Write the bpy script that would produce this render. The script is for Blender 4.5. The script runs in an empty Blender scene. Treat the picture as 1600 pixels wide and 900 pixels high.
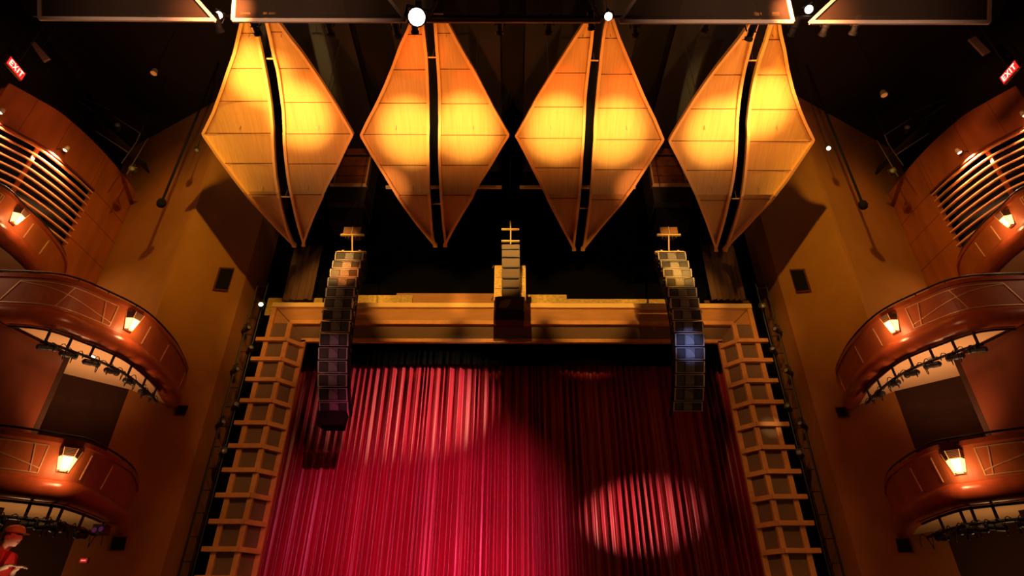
import bpy, math, random
from mathutils import Vector, Matrix
random.seed(7)
C = bpy.context.scene.collection
EYE = 1.6
F = 916.0
PITCH = math.radians(31.7)
ROLL = math.radians(0.15)
cp, sp = math.cos(PITCH), math.sin(PITCH)

# ---------------------------------------------------------------- measuring
def ray(px, py):
    dx, dy = px - 800.0, py - 450.0
    c, s = math.cos(ROLL), math.sin(ROLL)
    x0 = dx * c + dy * s
    y0 = -dx * s + dy * c
    u, v = x0 / F, -y0 / F
    return Vector((u, cp - v * sp, sp + v * cp))

def atY(px, py, Y):
    d = ray(px, py); d = d * (Y / d.y); return Vector((d.x, d.y, d.z + EYE))

def atZ(px, py, Z):          # Z above eye
    d = ray(px, py); d = d * (Z / d.z); return Vector((d.x, d.y, d.z + EYE))

def atX(px, py, X):
    d = ray(px, py); d = d * (X / d.x); return Vector((d.x, d.y, d.z + EYE))

def proj(p):
    z = p.z - EYE
    dep = p.y * cp + z * sp
    return 800 + F * p.x / dep, 450 - F * (z * cp - p.y * sp) / dep

# ---------------------------------------------------------------- materials
MATS = {}
def mat(name, col, rough=0.6, metal=0.0, emit=None, es=0.0, noise=0.0, nscale=(8, 8, 8), spec=0.3, sheen=0.0, bump=0.0, alpha=1.0):
    if name in MATS: return MATS[name]
    m = bpy.data.materials.new(name); m.use_nodes = True
    nt = m.node_tree; b = nt.nodes['Principled BSDF']
    b.inputs['Base Color'].default_value = (*col, 1)
    b.inputs['Roughness'].default_value = rough
    b.inputs['Metallic'].default_value = metal
    b.inputs['Specular IOR Level'].default_value = spec
    if sheen:
        b.inputs['Sheen Weight'].default_value = sheen
        b.inputs['Sheen Roughness'].default_value = 0.4
        b.inputs['Sheen Tint'].default_value = (1, 0.5, 0.5, 1)
    if emit:
        b.inputs['Emission Color'].default_value = (*emit, 1)
        b.inputs['Emission Strength'].default_value = es
    if noise:
        tc = nt.nodes.new('ShaderNodeTexCoord'); mp = nt.nodes.new('ShaderNodeMapping')
        mp.inputs['Scale'].default_value = nscale
        n = nt.nodes.new('ShaderNodeTexNoise'); n.inputs['Scale'].default_value = 1.0; n.inputs['Detail'].default_value = 5
        r = nt.nodes.new('ShaderNodeMapRange')
        r.inputs['From Min'].default_value = 0.3; r.inputs['From Max'].default_value = 0.7
        r.inputs['To Min'].default_value = 1 - noise; r.inputs['To Max'].default_value = 1 + noise
        mx = nt.nodes.new('ShaderNodeVectorMath'); mx.operation = 'SCALE'
        mx.inputs[0].default_value = col
        nt.links.new(tc.outputs['Object'], mp.inputs['Vector']); nt.links.new(mp.outputs['Vector'], n.inputs['Vector'])
        nt.links.new(n.outputs['Fac'], r.inputs['Value']); nt.links.new(r.outputs['Result'], mx.inputs['Scale'])
        nt.links.new(mx.outputs['Vector'], b.inputs['Base Color'])
        if bump:
            bp = nt.nodes.new('ShaderNodeBump'); bp.inputs['Strength'].default_value = bump; bp.inputs['Distance'].default_value = 0.02
            nt.links.new(n.outputs['Fac'], bp.inputs['Height']); nt.links.new(bp.outputs['Normal'], b.inputs['Normal'])
    if alpha < 1:
        out = nt.nodes['Material Output']
        tr = nt.nodes.new('ShaderNodeBsdfTransparent'); ms = nt.nodes.new('ShaderNodeMixShader')
        ms.inputs[0].default_value = alpha
        nt.links.new(tr.outputs[0], ms.inputs[1]); nt.links.new(b.outputs[0], ms.inputs[2]); nt.links.new(ms.outputs[0], out.inputs['Surface'])
    MATS[name] = m
    return m

SAIL = mat('sail_veneer', (0.62, 0.33, 0.10), 0.55, noise=0.10, nscale=(26, 1.2, 1.2), spec=0.25)
SAILRIM = mat('sail_edge_wood', (0.80, 0.40, 0.13), 0.4, spec=0.4)
SEAM = mat('seam_dark', (0.14, 0.05, 0.015), 0.8)
WOOD = mat('cherry_wood', (0.36, 0.095, 0.030), 0.38, noise=0.18, nscale=(3, 3, 0.7), spec=0.4)
WOODD = mat('dark_cherry_wood', (0.13, 0.030, 0.012), 0.4, noise=0.2, nscale=(2, 2, 0.7), spec=0.4)
FASCIA = mat('fascia_wood', (0.40, 0.11, 0.035), 0.4, noise=0.12, nscale=(3, 3, 3), spec=0.35)
ROLL_M = mat('polished_mahogany', (0.34, 0.07, 0.022), 0.28, noise=0.2, nscale=(4, 4, 4), spec=0.5)
INLAY = mat('brass_inlay', (0.85, 0.55, 0.30), 0.35, metal=0.5)
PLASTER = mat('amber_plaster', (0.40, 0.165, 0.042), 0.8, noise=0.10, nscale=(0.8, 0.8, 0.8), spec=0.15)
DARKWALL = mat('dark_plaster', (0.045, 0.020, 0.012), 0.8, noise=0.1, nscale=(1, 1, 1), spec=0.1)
BLACK = mat('matte_black', (0.012, 0.010, 0.010), 0.9, spec=0.05)
CEILM = mat('ceiling_black', (0.02, 0.016, 0.013), 0.9, spec=0.05)
CEILP = mat('charcoal_panel', (0.035, 0.030, 0.027), 0.8, spec=0.1)
SOFFIT = mat('cream_soffit', (0.80, 0.50, 0.27), 0.8, noise=0.05, nscale=(1, 1, 1), spec=0.1)
FRAMEW = mat('frame_oak', (0.70, 0.30, 0.09), 0.45, noise=0.10, nscale=(5, 5, 5), spec=0.35)
FRAMEF = mat('frame_fabric', (0.21, 0.12, 0.070), 0.85, noise=0.08, nscale=(30, 30, 30), spec=0.1)
HEADF = mat('header_veneer', (0.50, 0.22, 0.07), 0.5, noise=0.10, nscale=(1.2, 6, 8), spec=0.3)
CURT = mat('crimson_velvet', (0.40, 0.014, 0.038), 0.40, spec=0.9, sheen=0.12)
METAL = mat('black_metal', (0.03, 0.028, 0.028), 0.45, metal=0.3, spec=0.4)
STEEL = mat('steel', (0.35, 0.32, 0.30), 0.35, metal=0.8)
SPKB = mat('speaker_body', (0.022, 0.02, 0.021), 0.5, spec=0.4)
SPKG = mat('speaker_grille', (0.055, 0.046, 0.046), 0.45, spec=0.5, noise=0.25, nscale=(90, 90, 90))
SPKH = mat('speaker_horn', (0.50, 0.47, 0.47), 0.4, spec=0.5)
SPKR = mat('speaker_rig', (0.66, 0.58, 0.56), 0.4, metal=0.1)
RIGB = mat('rig_bar', (0.75, 0.48, 0.20), 0.45)
TRIMM = mat('screen_trim', (0.90, 0.62, 0.46), 0.5)
MESHM = mat('smoky_mesh', (0.085, 0.048, 0.032), 0.6, alpha=0.55, spec=0.1)
LAMPG = mat('sconce_glass', (1, 0.7, 0.4), 0.3, emit=(1.0, 0.50, 0.17), es=3.2)
LENSW = mat('lit_lens', (1, 1, 1), 0.3, emit=(1.0, 0.86, 0.66), es=5.0)
LENSD = mat('unlit_lens', (0.30, 0.26, 0.22), 0.12, metal=0.3, spec=0.8)
LENSY = mat('lit_downlight', (1, 1, 1), 0.3, emit=(1.0, 0.75, 0.45), es=6.0)
EXITR = mat('exit_red', (0.8, 0.05, 0.04), 0.4, emit=(1.0, 0.03, 0.02), es=0.8)
EXITL = mat('exit_letters', (1, 0.5, 0.45), 0.4, emit=(1.0, 0.28, 0.22), es=4.0)
SIGNH = mat('sign_housing', (0.10, 0.02, 0.02), 0.5)
GREYP = mat('grey_panel', (0.20, 0.13, 0.11), 0.6)
CABLE = mat('cable_rubber', (0.015, 0.013, 0.012), 0.5)
YLIT = mat('yellow_lit_paint', (0.60, 0.38, 0.09), 0.6, noise=0.3, nscale=(9, 9, 14))  # yellow light painted into the colour of cabinets and header boards
DRAPE = mat('brown_drape', (0.16, 0.075, 0.035), 0.8)
SKIN = mat('skin', (0.75, 0.42, 0.28), 0.55)
HAIR = mat('brown_hair', (0.10, 0.05, 0.02), 0.7)
CAPM = mat('tan_cap', (0.60, 0.38, 0.14), 0.7)
SHIRT = mat('red_shirt', (0.55, 0.02, 0.015), 0.75)
TROUS = mat('dark_trousers', (0.03, 0.025, 0.03), 0.8)
SHOE = mat('black_shoe', (0.02, 0.02, 0.02), 0.4)
FLOORM = mat('dark_carpet', (0.05, 0.015, 0.012), 0.95, noise=0.2, nscale=(20, 20, 20))
STAGEM = mat('stage_boards', (0.06, 0.04, 0.03), 0.6, noise=0.2, nscale=(1, 12, 1))
RED_TAPE = mat('purple_lens', (0.2, 0.05, 0.4), 0.2, emit=(0.35, 0.05, 0.5), es=0.04)

# ---------------------------------------------------------------- mesh builder
class MB:
    def __init__(s): s.v = []; s.f = []
    def add(s, vs, fs):
        o = len(s.v); s.v += [Vector(v) for v in vs]; s.f += [tuple(i + o for i in f) for f in fs]; return s
    def box(s, c, size, ax=None):
        c = Vector(c); X, Y, Z = ax or (Vector((1, 0, 0)), Vector((0, 1, 0)), Vector((0, 0, 1)))
        a, b, d = size[0] / 2, size[1] / 2, size[2] / 2
        vs = [c + X * (a * i) + Y * (b * j) + Z * (d * k) for k in (-1, 1) for j in (-1, 1) for i in (-1, 1)]
        return s.add(vs, [(0, 2, 3, 1), (4, 5, 7, 6), (0, 1, 5, 4), (2, 6, 7, 3), (0, 4, 6, 2), (1, 3, 7, 5)])
    def hexa(s, q1, q2):      # two quads (same winding) joined
        return s.add(list(q1) + list(q2), [(3, 2, 1, 0), (4, 5, 6, 7), (0, 1, 5, 4), (1, 2, 6, 5), (2, 3, 7, 6), (3, 0, 4, 7)])
    def slab(s, poly, n):     # polygon extruded by vector n
        k = len(poly); n = Vector(n)
        vs = [Vector(p) for p in poly] + [Vector(p) + n for p in poly]
        fs = [tuple(range(k - 1, -1, -1)), tuple(range(k, 2 * k))] + [(i, (i + 1) % k, (i + 1) % k + k, i + k) for i in range(k)]
        return s.add(vs, fs)
    def tube(s, pts, r, n=8, closed=False, r2=None):
        pts = [Vector(p) for p in pts]; m = len(pts); vs = []; fs = []
        prev = None
        for i, p in enumerate(pts):
            if closed: t = pts[(i + 1) % m] - pts[i - 1]
            else: t = pts[min(i + 1, m - 1)] - pts[max(i - 1, 0)]
            t.normalize()
            if prev is None:
                a = Vector((0, 0, 1)) if abs(t.z) < 0.9 else Vector((1, 0, 0))
                u = t.cross(a).normalized()
            else:
                u = (prev - t * prev.dot(t)).normalized()
            prev = u; w = t.cross(u)
            rr = r if r2 is None else r + (r2 - r) * i / (m - 1)
            for k in range(n):
                an = 2 * math.pi * k / n
                vs.append(p + u * (rr * math.cos(an)) + w * (rr * math.sin(an)))
        rng = m if closed else m - 1
        for i in range(rng):
            for k in range(n):
                a = i * n + k; b = i * n + (k + 1) % n; c = ((i + 1) % m) * n + (k + 1) % n; d = ((i + 1) % m) * n + k
                fs.append((a, b, c, d))
        if not closed:
            fs.append(tuple(range(n - 1, -1, -1))); fs.append(tuple((m - 1) * n + k for k in range(n)))
        return s.add(vs, fs)
    def bar(s, pts, w, h, nrm):      # rectangular bar along pts; nrm = h direction (vector or list)
        pts = [Vector(p) for p in pts]; m = len(pts); vs = []; fs = []
        for i, p in enumerate(pts):
            t = (pts[min(i + 1, m - 1)] - pts[max(i - 1, 0)]).normalized()
            nn = Vector(nrm[i]) if isinstance(nrm, list) else Vector(nrm)
            nn = (nn - t * nn.dot(t)).normalized(); b = t.cross(nn)
            for a, c in ((-1, -1), (1, -1), (1, 1), (-1, 1)):
                vs.append(p + b * (a * w / 2) + nn * (c * h / 2))
        for i in range(m - 1):
            for k in range(4):
                fs.append((i * 4 + k, i * 4 + (k + 1) % 4, (i + 1) * 4 + (k + 1) % 4, (i + 1) * 4 + k))
        fs.append((3, 2, 1, 0)); fs.append(tuple((m - 1) * 4 + k for k in range(4)))
        return s.add(vs, fs)
    def lathe(s, c, ax, prof, n=16):  # prof: (r, along axis)
        c = Vector(c); ax = Vector(ax).normalized()
        a = Vector((0, 0, 1)) if abs(ax.z) < 0.9 else Vector((1, 0, 0))
        u = ax.cross(a).normalized(); w = ax.cross(u); vs = []; fs = []; m = len(prof)
        for r, h in prof:
            for k in range(n):
                an = 2 * math.pi * k / n
                vs.append(c + ax * h + u * (r * math.cos(an)) + w * (r * math.sin(an)))
        for i in range(m - 1):
            for k in range(n):
                fs.append((i * n + k, i * n + (k + 1) % n, (i + 1) * n + (k + 1) % n, (i + 1) * n + k))
        fs.append(tuple(range(n - 1, -1, -1))); fs.append(tuple((m - 1) * n + k for k in range(n)))
        return s.add(vs, fs)
    def grid(s, rows, close=False):
        m = len(rows); n = len(rows[0]); vs = [p for r in rows for p in r]; fs = []
        for i in range(m - 1):
            for j in range(n - 1):
                fs.append((i * n + j, i * n + j + 1, (i + 1) * n + j + 1, (i + 1) * n + j))
        return s.add(vs, fs)
    def mirror(s):
        s.v = [Vector((-v.x, v.y, v.z)) for v in s.v]; s.f = [tuple(reversed(f)) for f in s.f]; return s
    def build(s, name, m, parent=None, smooth=False, label=None):
        me = bpy.data.meshes.new(name)
        if parent is not None:
            r = parent
            while r.parent: r = r.parent
            org = r.location.copy()
        else:
            lo = Vector((min(v.x for v in s.v), min(v.y for v in s.v), min(v.z for v in s.v)))
            hi = Vector((max(v.x for v in s.v), max(v.y for v in s.v), max(v.z for v in s.v)))
            org = Vector(((lo.x + hi.x) / 2, (lo.y + hi.y) / 2, lo.z))
        me.from_pydata([tuple(v - org) for v in s.v], [], s.f); me.update()
        o = bpy.data.objects.new(name, me); C.objects.link(o)
        me.materials.append(m)
        if smooth:
            for p in me.polygons: p.use_smooth = True
        if parent is not None: o.parent = parent
        else: o.location = org
        if label: o['label'] = label
        return o

def tag(o, label, cat, group=None, kind=None):
    o['label'] = label; o['category'] = cat
    if group: o['group'] = group
    if kind: o['kind'] = kind
    return o
def thing(name, loc, label, cat, group=None):
    o = bpy.data.objects.new(name, None); C.objects.link(o); o.location = loc; o.empty_display_size = 0.2
    return tag(o, label, cat, group)
def struct(o): o['kind'] = 'structure'; return o

def catmull(pts, n):
    P = [pts[0] * 2 - pts[1]] + list(pts) + [pts[-1] * 2 - pts[-2]]
    out = []
    for i in range(1, len(P) - 2):
        for k in range(n):
            t = k / n
            a, b, c, d = P[i - 1], P[i], P[i + 1], P[i + 2]
            out.append(0.5 * ((2 * b) + (c - a) * t + (2 * a - 5 * b + 4 * c - d) * t * t + (3 * b - a - 3 * c + d) * t ** 3))
    out.append(P[-2]); return out
def lerp_tab(tab, y):
    if y <= tab[0][0]: a, b = tab[0], tab[1]
    elif y >= tab[-1][0]: a, b = tab[-2], tab[-1]
    else:
        for a, b in zip(tab, tab[1:]):
            if a[0] <= y <= b[0]: break
    t = (y - a[0]) / (b[0] - a[0]); return a[1] + (b[1] - a[1]) * t

# ---------------------------------------------------------------- lights
def spot(name, loc, aim, power, col, size, blend=0.5, radius=0.08):
    l = bpy.data.lights.new(name, 'SPOT'); l.energy = power; l.color = col; l.spot_size = math.radians(size)
    l.spot_blend = blend; l.shadow_soft_size = radius
    o = bpy.data.objects.new(name, l); C.objects.link(o); o.location = loc
    o.rotation_euler = (Vector(aim) - Vector(loc)).to_track_quat('-Z', 'Y').to_euler(); return o
def point(name, loc, power, col, radius=0.1):
    l = bpy.data.lights.new(name, 'POINT'); l.energy = power; l.color = col; l.shadow_soft_size = radius
    o = bpy.data.objects.new(name, l); C.objects.link(o); o.location = loc; return o

# a theatre spotlight hanging at a clamp point, lens looking along aim
def stage_light(clamp, aim, label, lit=False, scale=1.0, group=None, drop=0.25, lens=None):
    clamp = Vector(clamp); s = scale
    body = clamp - Vector((0, 0, drop * s)); d = (Vector(aim) - body).normalized()
    t = thing('stage_light', clamp, label, 'stage light', group)
    side = d.cross(Vector((0, 0, 1)));  side = side.normalized() if side.length > 0.05 else Vector((1, 0, 0))
    b = MB(); b.lathe(body, d, [(0.05 * s, -0.26 * s), (0.085 * s, -0.22 * s), (0.09 * s, -0.02 * s), (0.075 * s, 0.0), (0.075 * s, 0.12 * s), (0.10 * s, 0.14 * s), (0.10 * s, 0.20 * s), (0.088 * s, 0.20 * s), (0.088 * s, 0.17 * s)], 14)
    b.build('housing', METAL, t, smooth=False)
    l = MB(); l.lathe(body + d * (0.165 * s), d, [(0.086 * s, 0), (0.086 * s, 0.015 * s), (0.04 * s, 0.028 * s)], 14)
    l.build('lens', lens or (LENSW if lit else LENSD), t, smooth=True)
    y = MB(); y.bar([body - side * 0.115 * s, body - side * 0.115 * s + Vector((0, 0, drop * 0.7 * s)), body + side * 0.115 * s + Vector((0, 0, drop * 0.7 * s)), body + side * 0.115 * s], 0.03 * s, 0.012 * s, d)
    y.build('yoke', METAL, t)
    k = MB(); k.tube([clamp - Vector((0, 0, drop * 0.32 * s)), clamp + Vector((0, 0, 0.03 * s))], 0.018 * s, 8); k.box(clamp, (0.06 * s, 0.06 * s, 0.06 * s)); k.build('clamp', METAL, t)
    return t

# ================================================================= ROOM SHELL
struct(MB().slab([(-16, -4, -0.1), (16, -4, -0.1), (16, 17.0, -0.1), (-16, 17.0, -0.1)], (0, 0, 0.1)).build('floor', FLOORM))
struct(MB().slab([(-9.6, 17.0, 0.0), (9.6, 17.0, 0.0), (9.6, 22.5, 0.0), (-9.6, 22.5, 0.0)], (0, 0, 0.9)).build('floor_stage', STAGEM))
struct(MB().slab([(-16, -4, 18.9), (16, -4, 18.9), (16, 22.6, 18.9), (-16, 22.6, 18.9)], (0, 0, 0.2)).build('ceiling', CEILM))
wf = MB()
wf.slab([(-15.65, 18.25, 0), (-8.15, 18.25, 0), (-8.15, 18.25, 18.9), (-15.65, 18.25, 18.9)], (0, 0.2, 0))
wf.slab([(8.15, 18.25, 0), (15.65, 18.25, 0), (15.65, 18.25, 18.9), (8.15, 18.25, 18.9)], (0, 0.2, 0))
wf.slab([(-8.15, 18.25, 11.0), (8.15, 18.25, 11.0), (8.15, 18.25, 18.9), (-8.15, 18.25, 18.9)], (0, 0.2, 0))
struct(wf.build('wall_front', mat('black_masking', (.004, .0035, .003), .95, spec=.02)))
struct(MB().slab([(-13.5, 22.5, 0), (13.5, 22.5, 0), (13.5, 22.5, 18.9), (-13.5, 22.5, 18.9)], (0, 0.1, 0)).build('wall_stage', BLACK))

def wall_strip(plan, z0, z1, th=0.15, out=(-1, 0)):
    m = MB()
    for a, b in zip(plan, plan[1:]):
        d = Vector((b[0] - a[0], b[1] - a[1], 0)).normalized(); n = Vector((-d.y, d.x, 0)) * th
        m.slab([(a[0], a[1], z0), (b[0], b[1], z0), (b[0], b[1], z1), (a[0], a[1], z1)], n)
    return m

PLAN_UP = [(-8.9, 16.5), (-9.83, 14.2), (-14.6, 17.4)]
PLAN_LO = [(-9.83, 14.2), (-10.95, 13.1), (-11.5, 12.6), (-9.98, 11.95), (-10.35, 10.3), (-11.2, 6.5), (-12, 2)]
for s, nm in ((1, 'left'), (-1, 'right')):
    def mk(m): return m if s == 1 else m.mirror()
    # wall beside the proscenium: its end return reaches back to the black front wall
    w = MB()
    w.slab([(-8.9, 16.5, 0), (-9.83, 14.2, 0), (-9.98, 14.26, 0), (-9.05, 16.55, 0)], (0, 0, 18.8))
    w.slab([(-8.9, 16.5, 0), (-9.05, 16.5, 0), (-9.05, 18.2, 0), (-8.9 - 0.1, 18.2, 0)][::-1], (0, 0, 18.8))
    w.slab([(-9.83, 14.2, 7.32), (-15.4, 17.2, 7.32), (-15.35, 17.35, 7.32), (-9.85, 14.38, 7.32)], (0, 0, 11.5))
    struct(mk(w).build('wall_' + nm, PLASTER))
    w = MB()
    for a, b in zip(PLAN_LO, PLAN_LO[1:]):
        if a == (-9.98, 11.95): continue
        m2 = MB()
        d = Vector((b[0] - a[0], b[1] - a[1], 0)).normalized(); n = Vector((d.y, -d.x, 0)) * -0.12
        if n.x > 0 and a != (-11.5, 12.6): n = -n
        w.slab([(a[0], a[1], 0), (b[0], b[1], 0), (b[0], b[1], 7.3), (a[0], a[1], 7.3)], n)
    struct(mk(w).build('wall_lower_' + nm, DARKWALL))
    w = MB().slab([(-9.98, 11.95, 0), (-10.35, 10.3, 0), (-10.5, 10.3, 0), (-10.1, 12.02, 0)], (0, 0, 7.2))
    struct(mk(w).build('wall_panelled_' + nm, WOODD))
    struct(mk(MB().slab([(-15.5, -4, 0), (-15.5, 18.2, 0), (-15.65, 18.2, 0), (-15.65, -4, 0)], (0, 0, 18.9))).build('wall_outer_' + nm, BLACK))

# charcoal ceiling panels seen between the reflectors (parallel boards under the black ceiling)
zc = 16.6
for i, (x0, x1, y0, y1) in enumerate([(-7.9, -5.1, 9.5, 17.8), (-3.8, -0.4, 9.5, 17.8), (0.4, 3.9, 9.5, 17.8), (5.1, 8.0, 9.5, 17.8)]):
    o = MB().box(((x0 + x1) / 2, (y0 + y1) / 2, zc + EYE), (x1 - x0, y1 - y0, 0.12)).build('ceiling_panel', CEILP)
    pos = ['above the leftmost pair of sails', 'above the second pair of sails from left', 'above the third pair of sails from left', 'above the rightmost pair of sails'][i]
    tag(o, 'long charcoal ceiling board ' + pos, 'ceiling panel', 'charcoal ceiling boards')

# ================================================================= PROSCENIUM FRAME
YF = 17.53
fr = thing('proscenium_frame', (0, YF, 0.0), 'amber wood grid frame around the red stage curtain', 'stage frame')
E0x, E0z = 8.21, 10.10 + EYE
E1x, E1z = 7.48, 9.40 + EYE
E2x, E2z, E2y = 7.09, 8.96 + EYE, 18.0
bz = 0.0
MB().hexa([(-E0x, YF, E1z), (E0x, YF, E1z), (E0x, YF, E0z), (-E0x, YF, E0z)], [(-E0x, YF + .12, E1z), (E0x, YF + .12, E1z), (E0x, YF + .12, E0z), (-E0x, YF + .12, E0z)]).build('header_panel', HEADF, fr)
MB().slab([(-E1x, YF, E1z), (E1x, YF, E1z), (E2x, E2y, E2z), (-E2x, E2y, E2z)], (0, .06, .1)).build('header_reveal', FRAMEF, fr)
for s in (-1, 1):
    MB().slab([(s * E0x, YF, bz), (s * E1x, YF, bz), (s * E1x, YF, E1z), (s * E0x, YF, E1z)][::s], (0, .12, 0)).build('side_panel', FRAMEF, fr)
    MB().slab([(s * E1x, YF, bz), (s * E2x, E2y, bz), (s * E2x, E2y, E2z), (s * E1x, YF, E1z)][::s], (s * .1, .06, 0)).build('side_reveal', FRAMEF, fr)
    MB().slab([(s * E0x, YF + .12, bz), (s * E0x, 18.24, bz), (s * E0x, 18.24, E0z), (s * E0x, YF + .12, E0z)][::s], (-s * .08, 0, 0)).build('side_return', FRAMEF, fr)
    for X, Y, zt in ((E0x, YF, E0z), (E1x, YF, E1z), (E2x, E2y, E2z)):
        w = 0.15
        MB().box((s * (X - (0.0 if X != E0x else 0.075)), Y - .04, (bz + zt) / 2), (w, .12, zt - bz)).build('upright', FRAMEW, fr)
    z = 8.72
    while z > -0.6:
        zz = z + EYE
        MB().box((s * (E1x + E0x + .22) / 2, YF - .12, zz), (E0x - E1x + .26, .14, .13)).build('crosspiece', FRAMEW, fr)
        b = MB(); b.bar([(s * (E1x + .02), YF - .13, zz), (s * (E2x - .02), E2y - .10, zz)], .15, .13, (0, 0, 1)); b.build('crosspiece', FRAMEW, fr)
        z -= 0.71
# mitre lines at the corners of the veneer
for s in (-1, 1):
    MB().bar([(s * E0x, YF - .005, E0z), (s * E1x, YF - .005, E1z)], .02, .01, (0, 1, 0)).build('mitre_joint', SEAM, fr)
MB().box((0, YF - .06, E0z - .05), (2 * E0x, .16, .17)).build('header_rail', mat('lit_frame_oak', (.95, .58, .22), .4), fr)  # lighter copy of the frame oak: the top rail's brightness is painted in
MB().box((0, YF - .05, E1z + .0), (2 * E1x, .13, .14)).build('header_rail', FRAMEW, fr)
MB().box((0, E2y - .04, E2z + .0), (2 * E2x + .15, .12, .13)).build('header_rail', FRAMEW, fr)
# stepped boards behind the header top, yellow light painted into most of them
for (xa, xb, ya, yb, Y, m) in ((540, 645, 462, 478, 17.9, YLIT), (620, 776, 459, 478, 18.0, HEADF), (820, 885, 461, 478, 17.9, YLIT), (885, 1042, 468, 478, 18.0, YLIT), (420, 505, 466, 478, 17.9, YLIT), (1100, 1170, 470, 478, 18.0, DRAPE)):
    a = atY(xa, ya, Y); b = atY(xb, ya, Y); zt = (a.z + b.z) / 2
    MB().box(((a.x + b.x) / 2, Y, (zt + E0z - .2) / 2), (b.x - a.x, .06, zt - E0z + .2)).build('header_backing', m, fr)

# ================================================================= CURTAIN
def curtain_mesh(x0, x1, y, z0, z1, ncol, nrow, amp, step, seed):
    rnd = random.Random(seed); cs = []; x = x0
    folds = []
    while x < x1 + step:
        folds.append((x, amp * rnd.uniform(.45, 1.2), rnd.uniform(-.03, .03))); x += step * rnd.uniform(.5, 1.7)
    m = MB(); rows = []
    ph = [rnd.uniform(0, 6.28) for _ in range(8)]
    import bisect
    fx = [f[0] for f in folds]
    for r in range(nrow + 1):
        t = r / nrow; z = z1 + (z0 - z1) * t; row = []
        for c in range(ncol + 1):
            X = x0 + (x1 - x0) * c / ncol
            i = max(0, min(len(fx) - 2, bisect.bisect_right(fx, X) - 1))
            u = (X - fx[i]) / (fx[i + 1] - fx[i]); A = folds[i][1] * (1 - u) + folds[i + 1][1] * u
            w = 0.5 - 0.5 * math.cos(2 * math.pi * u)
            w = w ** 0.75
            d = A * w + 0.02 * math.sin(X * 31 + ph[0] + t * 2) + 0.05 * math.sin(X * 1.3 + ph[1]) + 0.012 * math.sin(X * 61 + ph[2] + 1.5 * t)
            xx = X + folds[i][2] * t * math.sin(math.pi * u)
            row.append(Vector((xx, y - d * (0.75 + 0.35 * t), z)))
        rows.append(row)
    m.grid([list(reversed(r)) for r in rows]); return m
o = curtain_mesh(-8.6, 8.6, 19.75, 0.93, 11.2, 1700, 14, 0.25, 0.21, 3).build('stage_curtain', CURT, smooth=True)
tag(o, 'deep red velvet stage curtain hanging in narrow folds', 'curtain')
md = o.modifiers.new('thickness', 'SOLIDIFY'); md.thickness = 0.006
o = curtain_mesh(-8.6, 8.6, 19.2, atY(800, 571, 19.2).z, 12.0, 500, 4, 0.07, 0.25, 5).build('border_curtain', mat('black_serge', (.004, .004, .004), .95, spec=.02), smooth=True)
tag(o, 'black border drape above the red curtain', 'curtain')
md = o.modifiers.new('thickness', 'SOLIDIFY'); md.thickness = 0.006
for s, nm in ((-1, 'left'), (1, 'right')):
    a = (462, 1.0) if s < 0 else (1100, 1.0)
    xa, xb = (455, 500) if s < 0 else (1098, 1150)
    p = atY(xa, 400, 17.3); q = atY(xb, 400, 17.3)
    z1 = atY(xa, 383, 17.3).z
    o = curtain_mesh(p.x, q.x, 17.35, E0z + .12, z1, 60, 3, .10, .18, 11 + s).build('masking_drape', DRAPE, smooth=True)
    tag(o, 'short brown drape above the ' + nm + ' corner of the stage frame', 'curtain', 'brown drapes over the frame corners')
    md = o.modifiers.new('thickness', 'SOLIDIFY'); md.thickness = 0.01

# ================================================================= SAILS
def YP(py): return lerp_tab([(18, 8.5), (110, 10.0), (210, 11.6), (305, 13.2), (392, 16.4)], py)
def spt(px, py, bulge=0.0):
    p = atY(px, py, YP(py)); e = Vector((0, 0, EYE)); return e + (p - e) * (1 + bulge)
S = []
S.append(dict(L=[(28,377.5),(52,372),(81,365.5),(110,355.5),(143,344.4),(174,333),(201,320),(208,316.5),(212,318),(244.4,340),(278,364.4),(306.7,386.7),(331,409),(360,435.5),(384.4,460)],
              R=[(28,391),(39,396.7),(50,403),(74.4,409),(105.5,415.5),(134.4,421),(165.5,425.5),(199,428.4),(211,428.4),(244,430),(278,433),(306.7,437.8),(335.5,444.4),(360,451),(384.4,461)],
              seams=[52,107,158,208,255,304], bk=(376,390), hot=(402,118)))
S.append(dict(L=[(28,414),(59,421),(85.5,426.7),(110,433),(143,437.8),(174,441.8),(201,443),(222,443),(249,445.5),(278,449),(300,453),(329,459),(355.5,465.5),(383,474)],
              R=[(28,433),(54.4,451),(79,471),(108,491),(139,511),(168,529),(194,544.4),(209,553),(213,551),(231,542),(260,529),(289,513.3),(313,502),(338,491),(362,482),(383,475)],
              seams=[50,107,160,209,256,304], bk=(412,430), hot=(466,180)))
S.append(dict(L=[(28,643),(49,634.4),(70,624.4),(101,613.3),(132,601),(163,586.7),(188,573.3),(210,563),(214,564.5),(244.4,582),(273,600),(295.5,613.3),(322,631),(347,649),(369,666.7),(384.4,680)],
              R=[(28,661.5),(54.4,664.4),(85.5,667.8),(110,669.3),(152,671),(201,671.5),(222,671),(255.5,671.5),(289,671.8),(318,673.8),(344.4,675.5),(369,677.8),(384.4,681)],
              seams=[54,109,161,210,258,305], bk=(646,661), hot=(640,205)))
S.append(dict(L=[(28,677.5),(61,680),(90,681.8),(116.7,683.8),(148,685),(188,685.5),(211,685),(244,685),(273,686),(302,687),(329,689.3),(351,691),(384,695)],
              R=[(28,697),(59,713),(88,729),(110,742),(141,758),(170,773),(194,786.7),(210,796),(214,794),(233,782),(260,766.7),(284.4,751),(309,738),(331,724.4),(358,709),(384,696)],
              seams=[52,108,162,211,258,305], bk=(677,693), hot=(728,198)))
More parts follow.
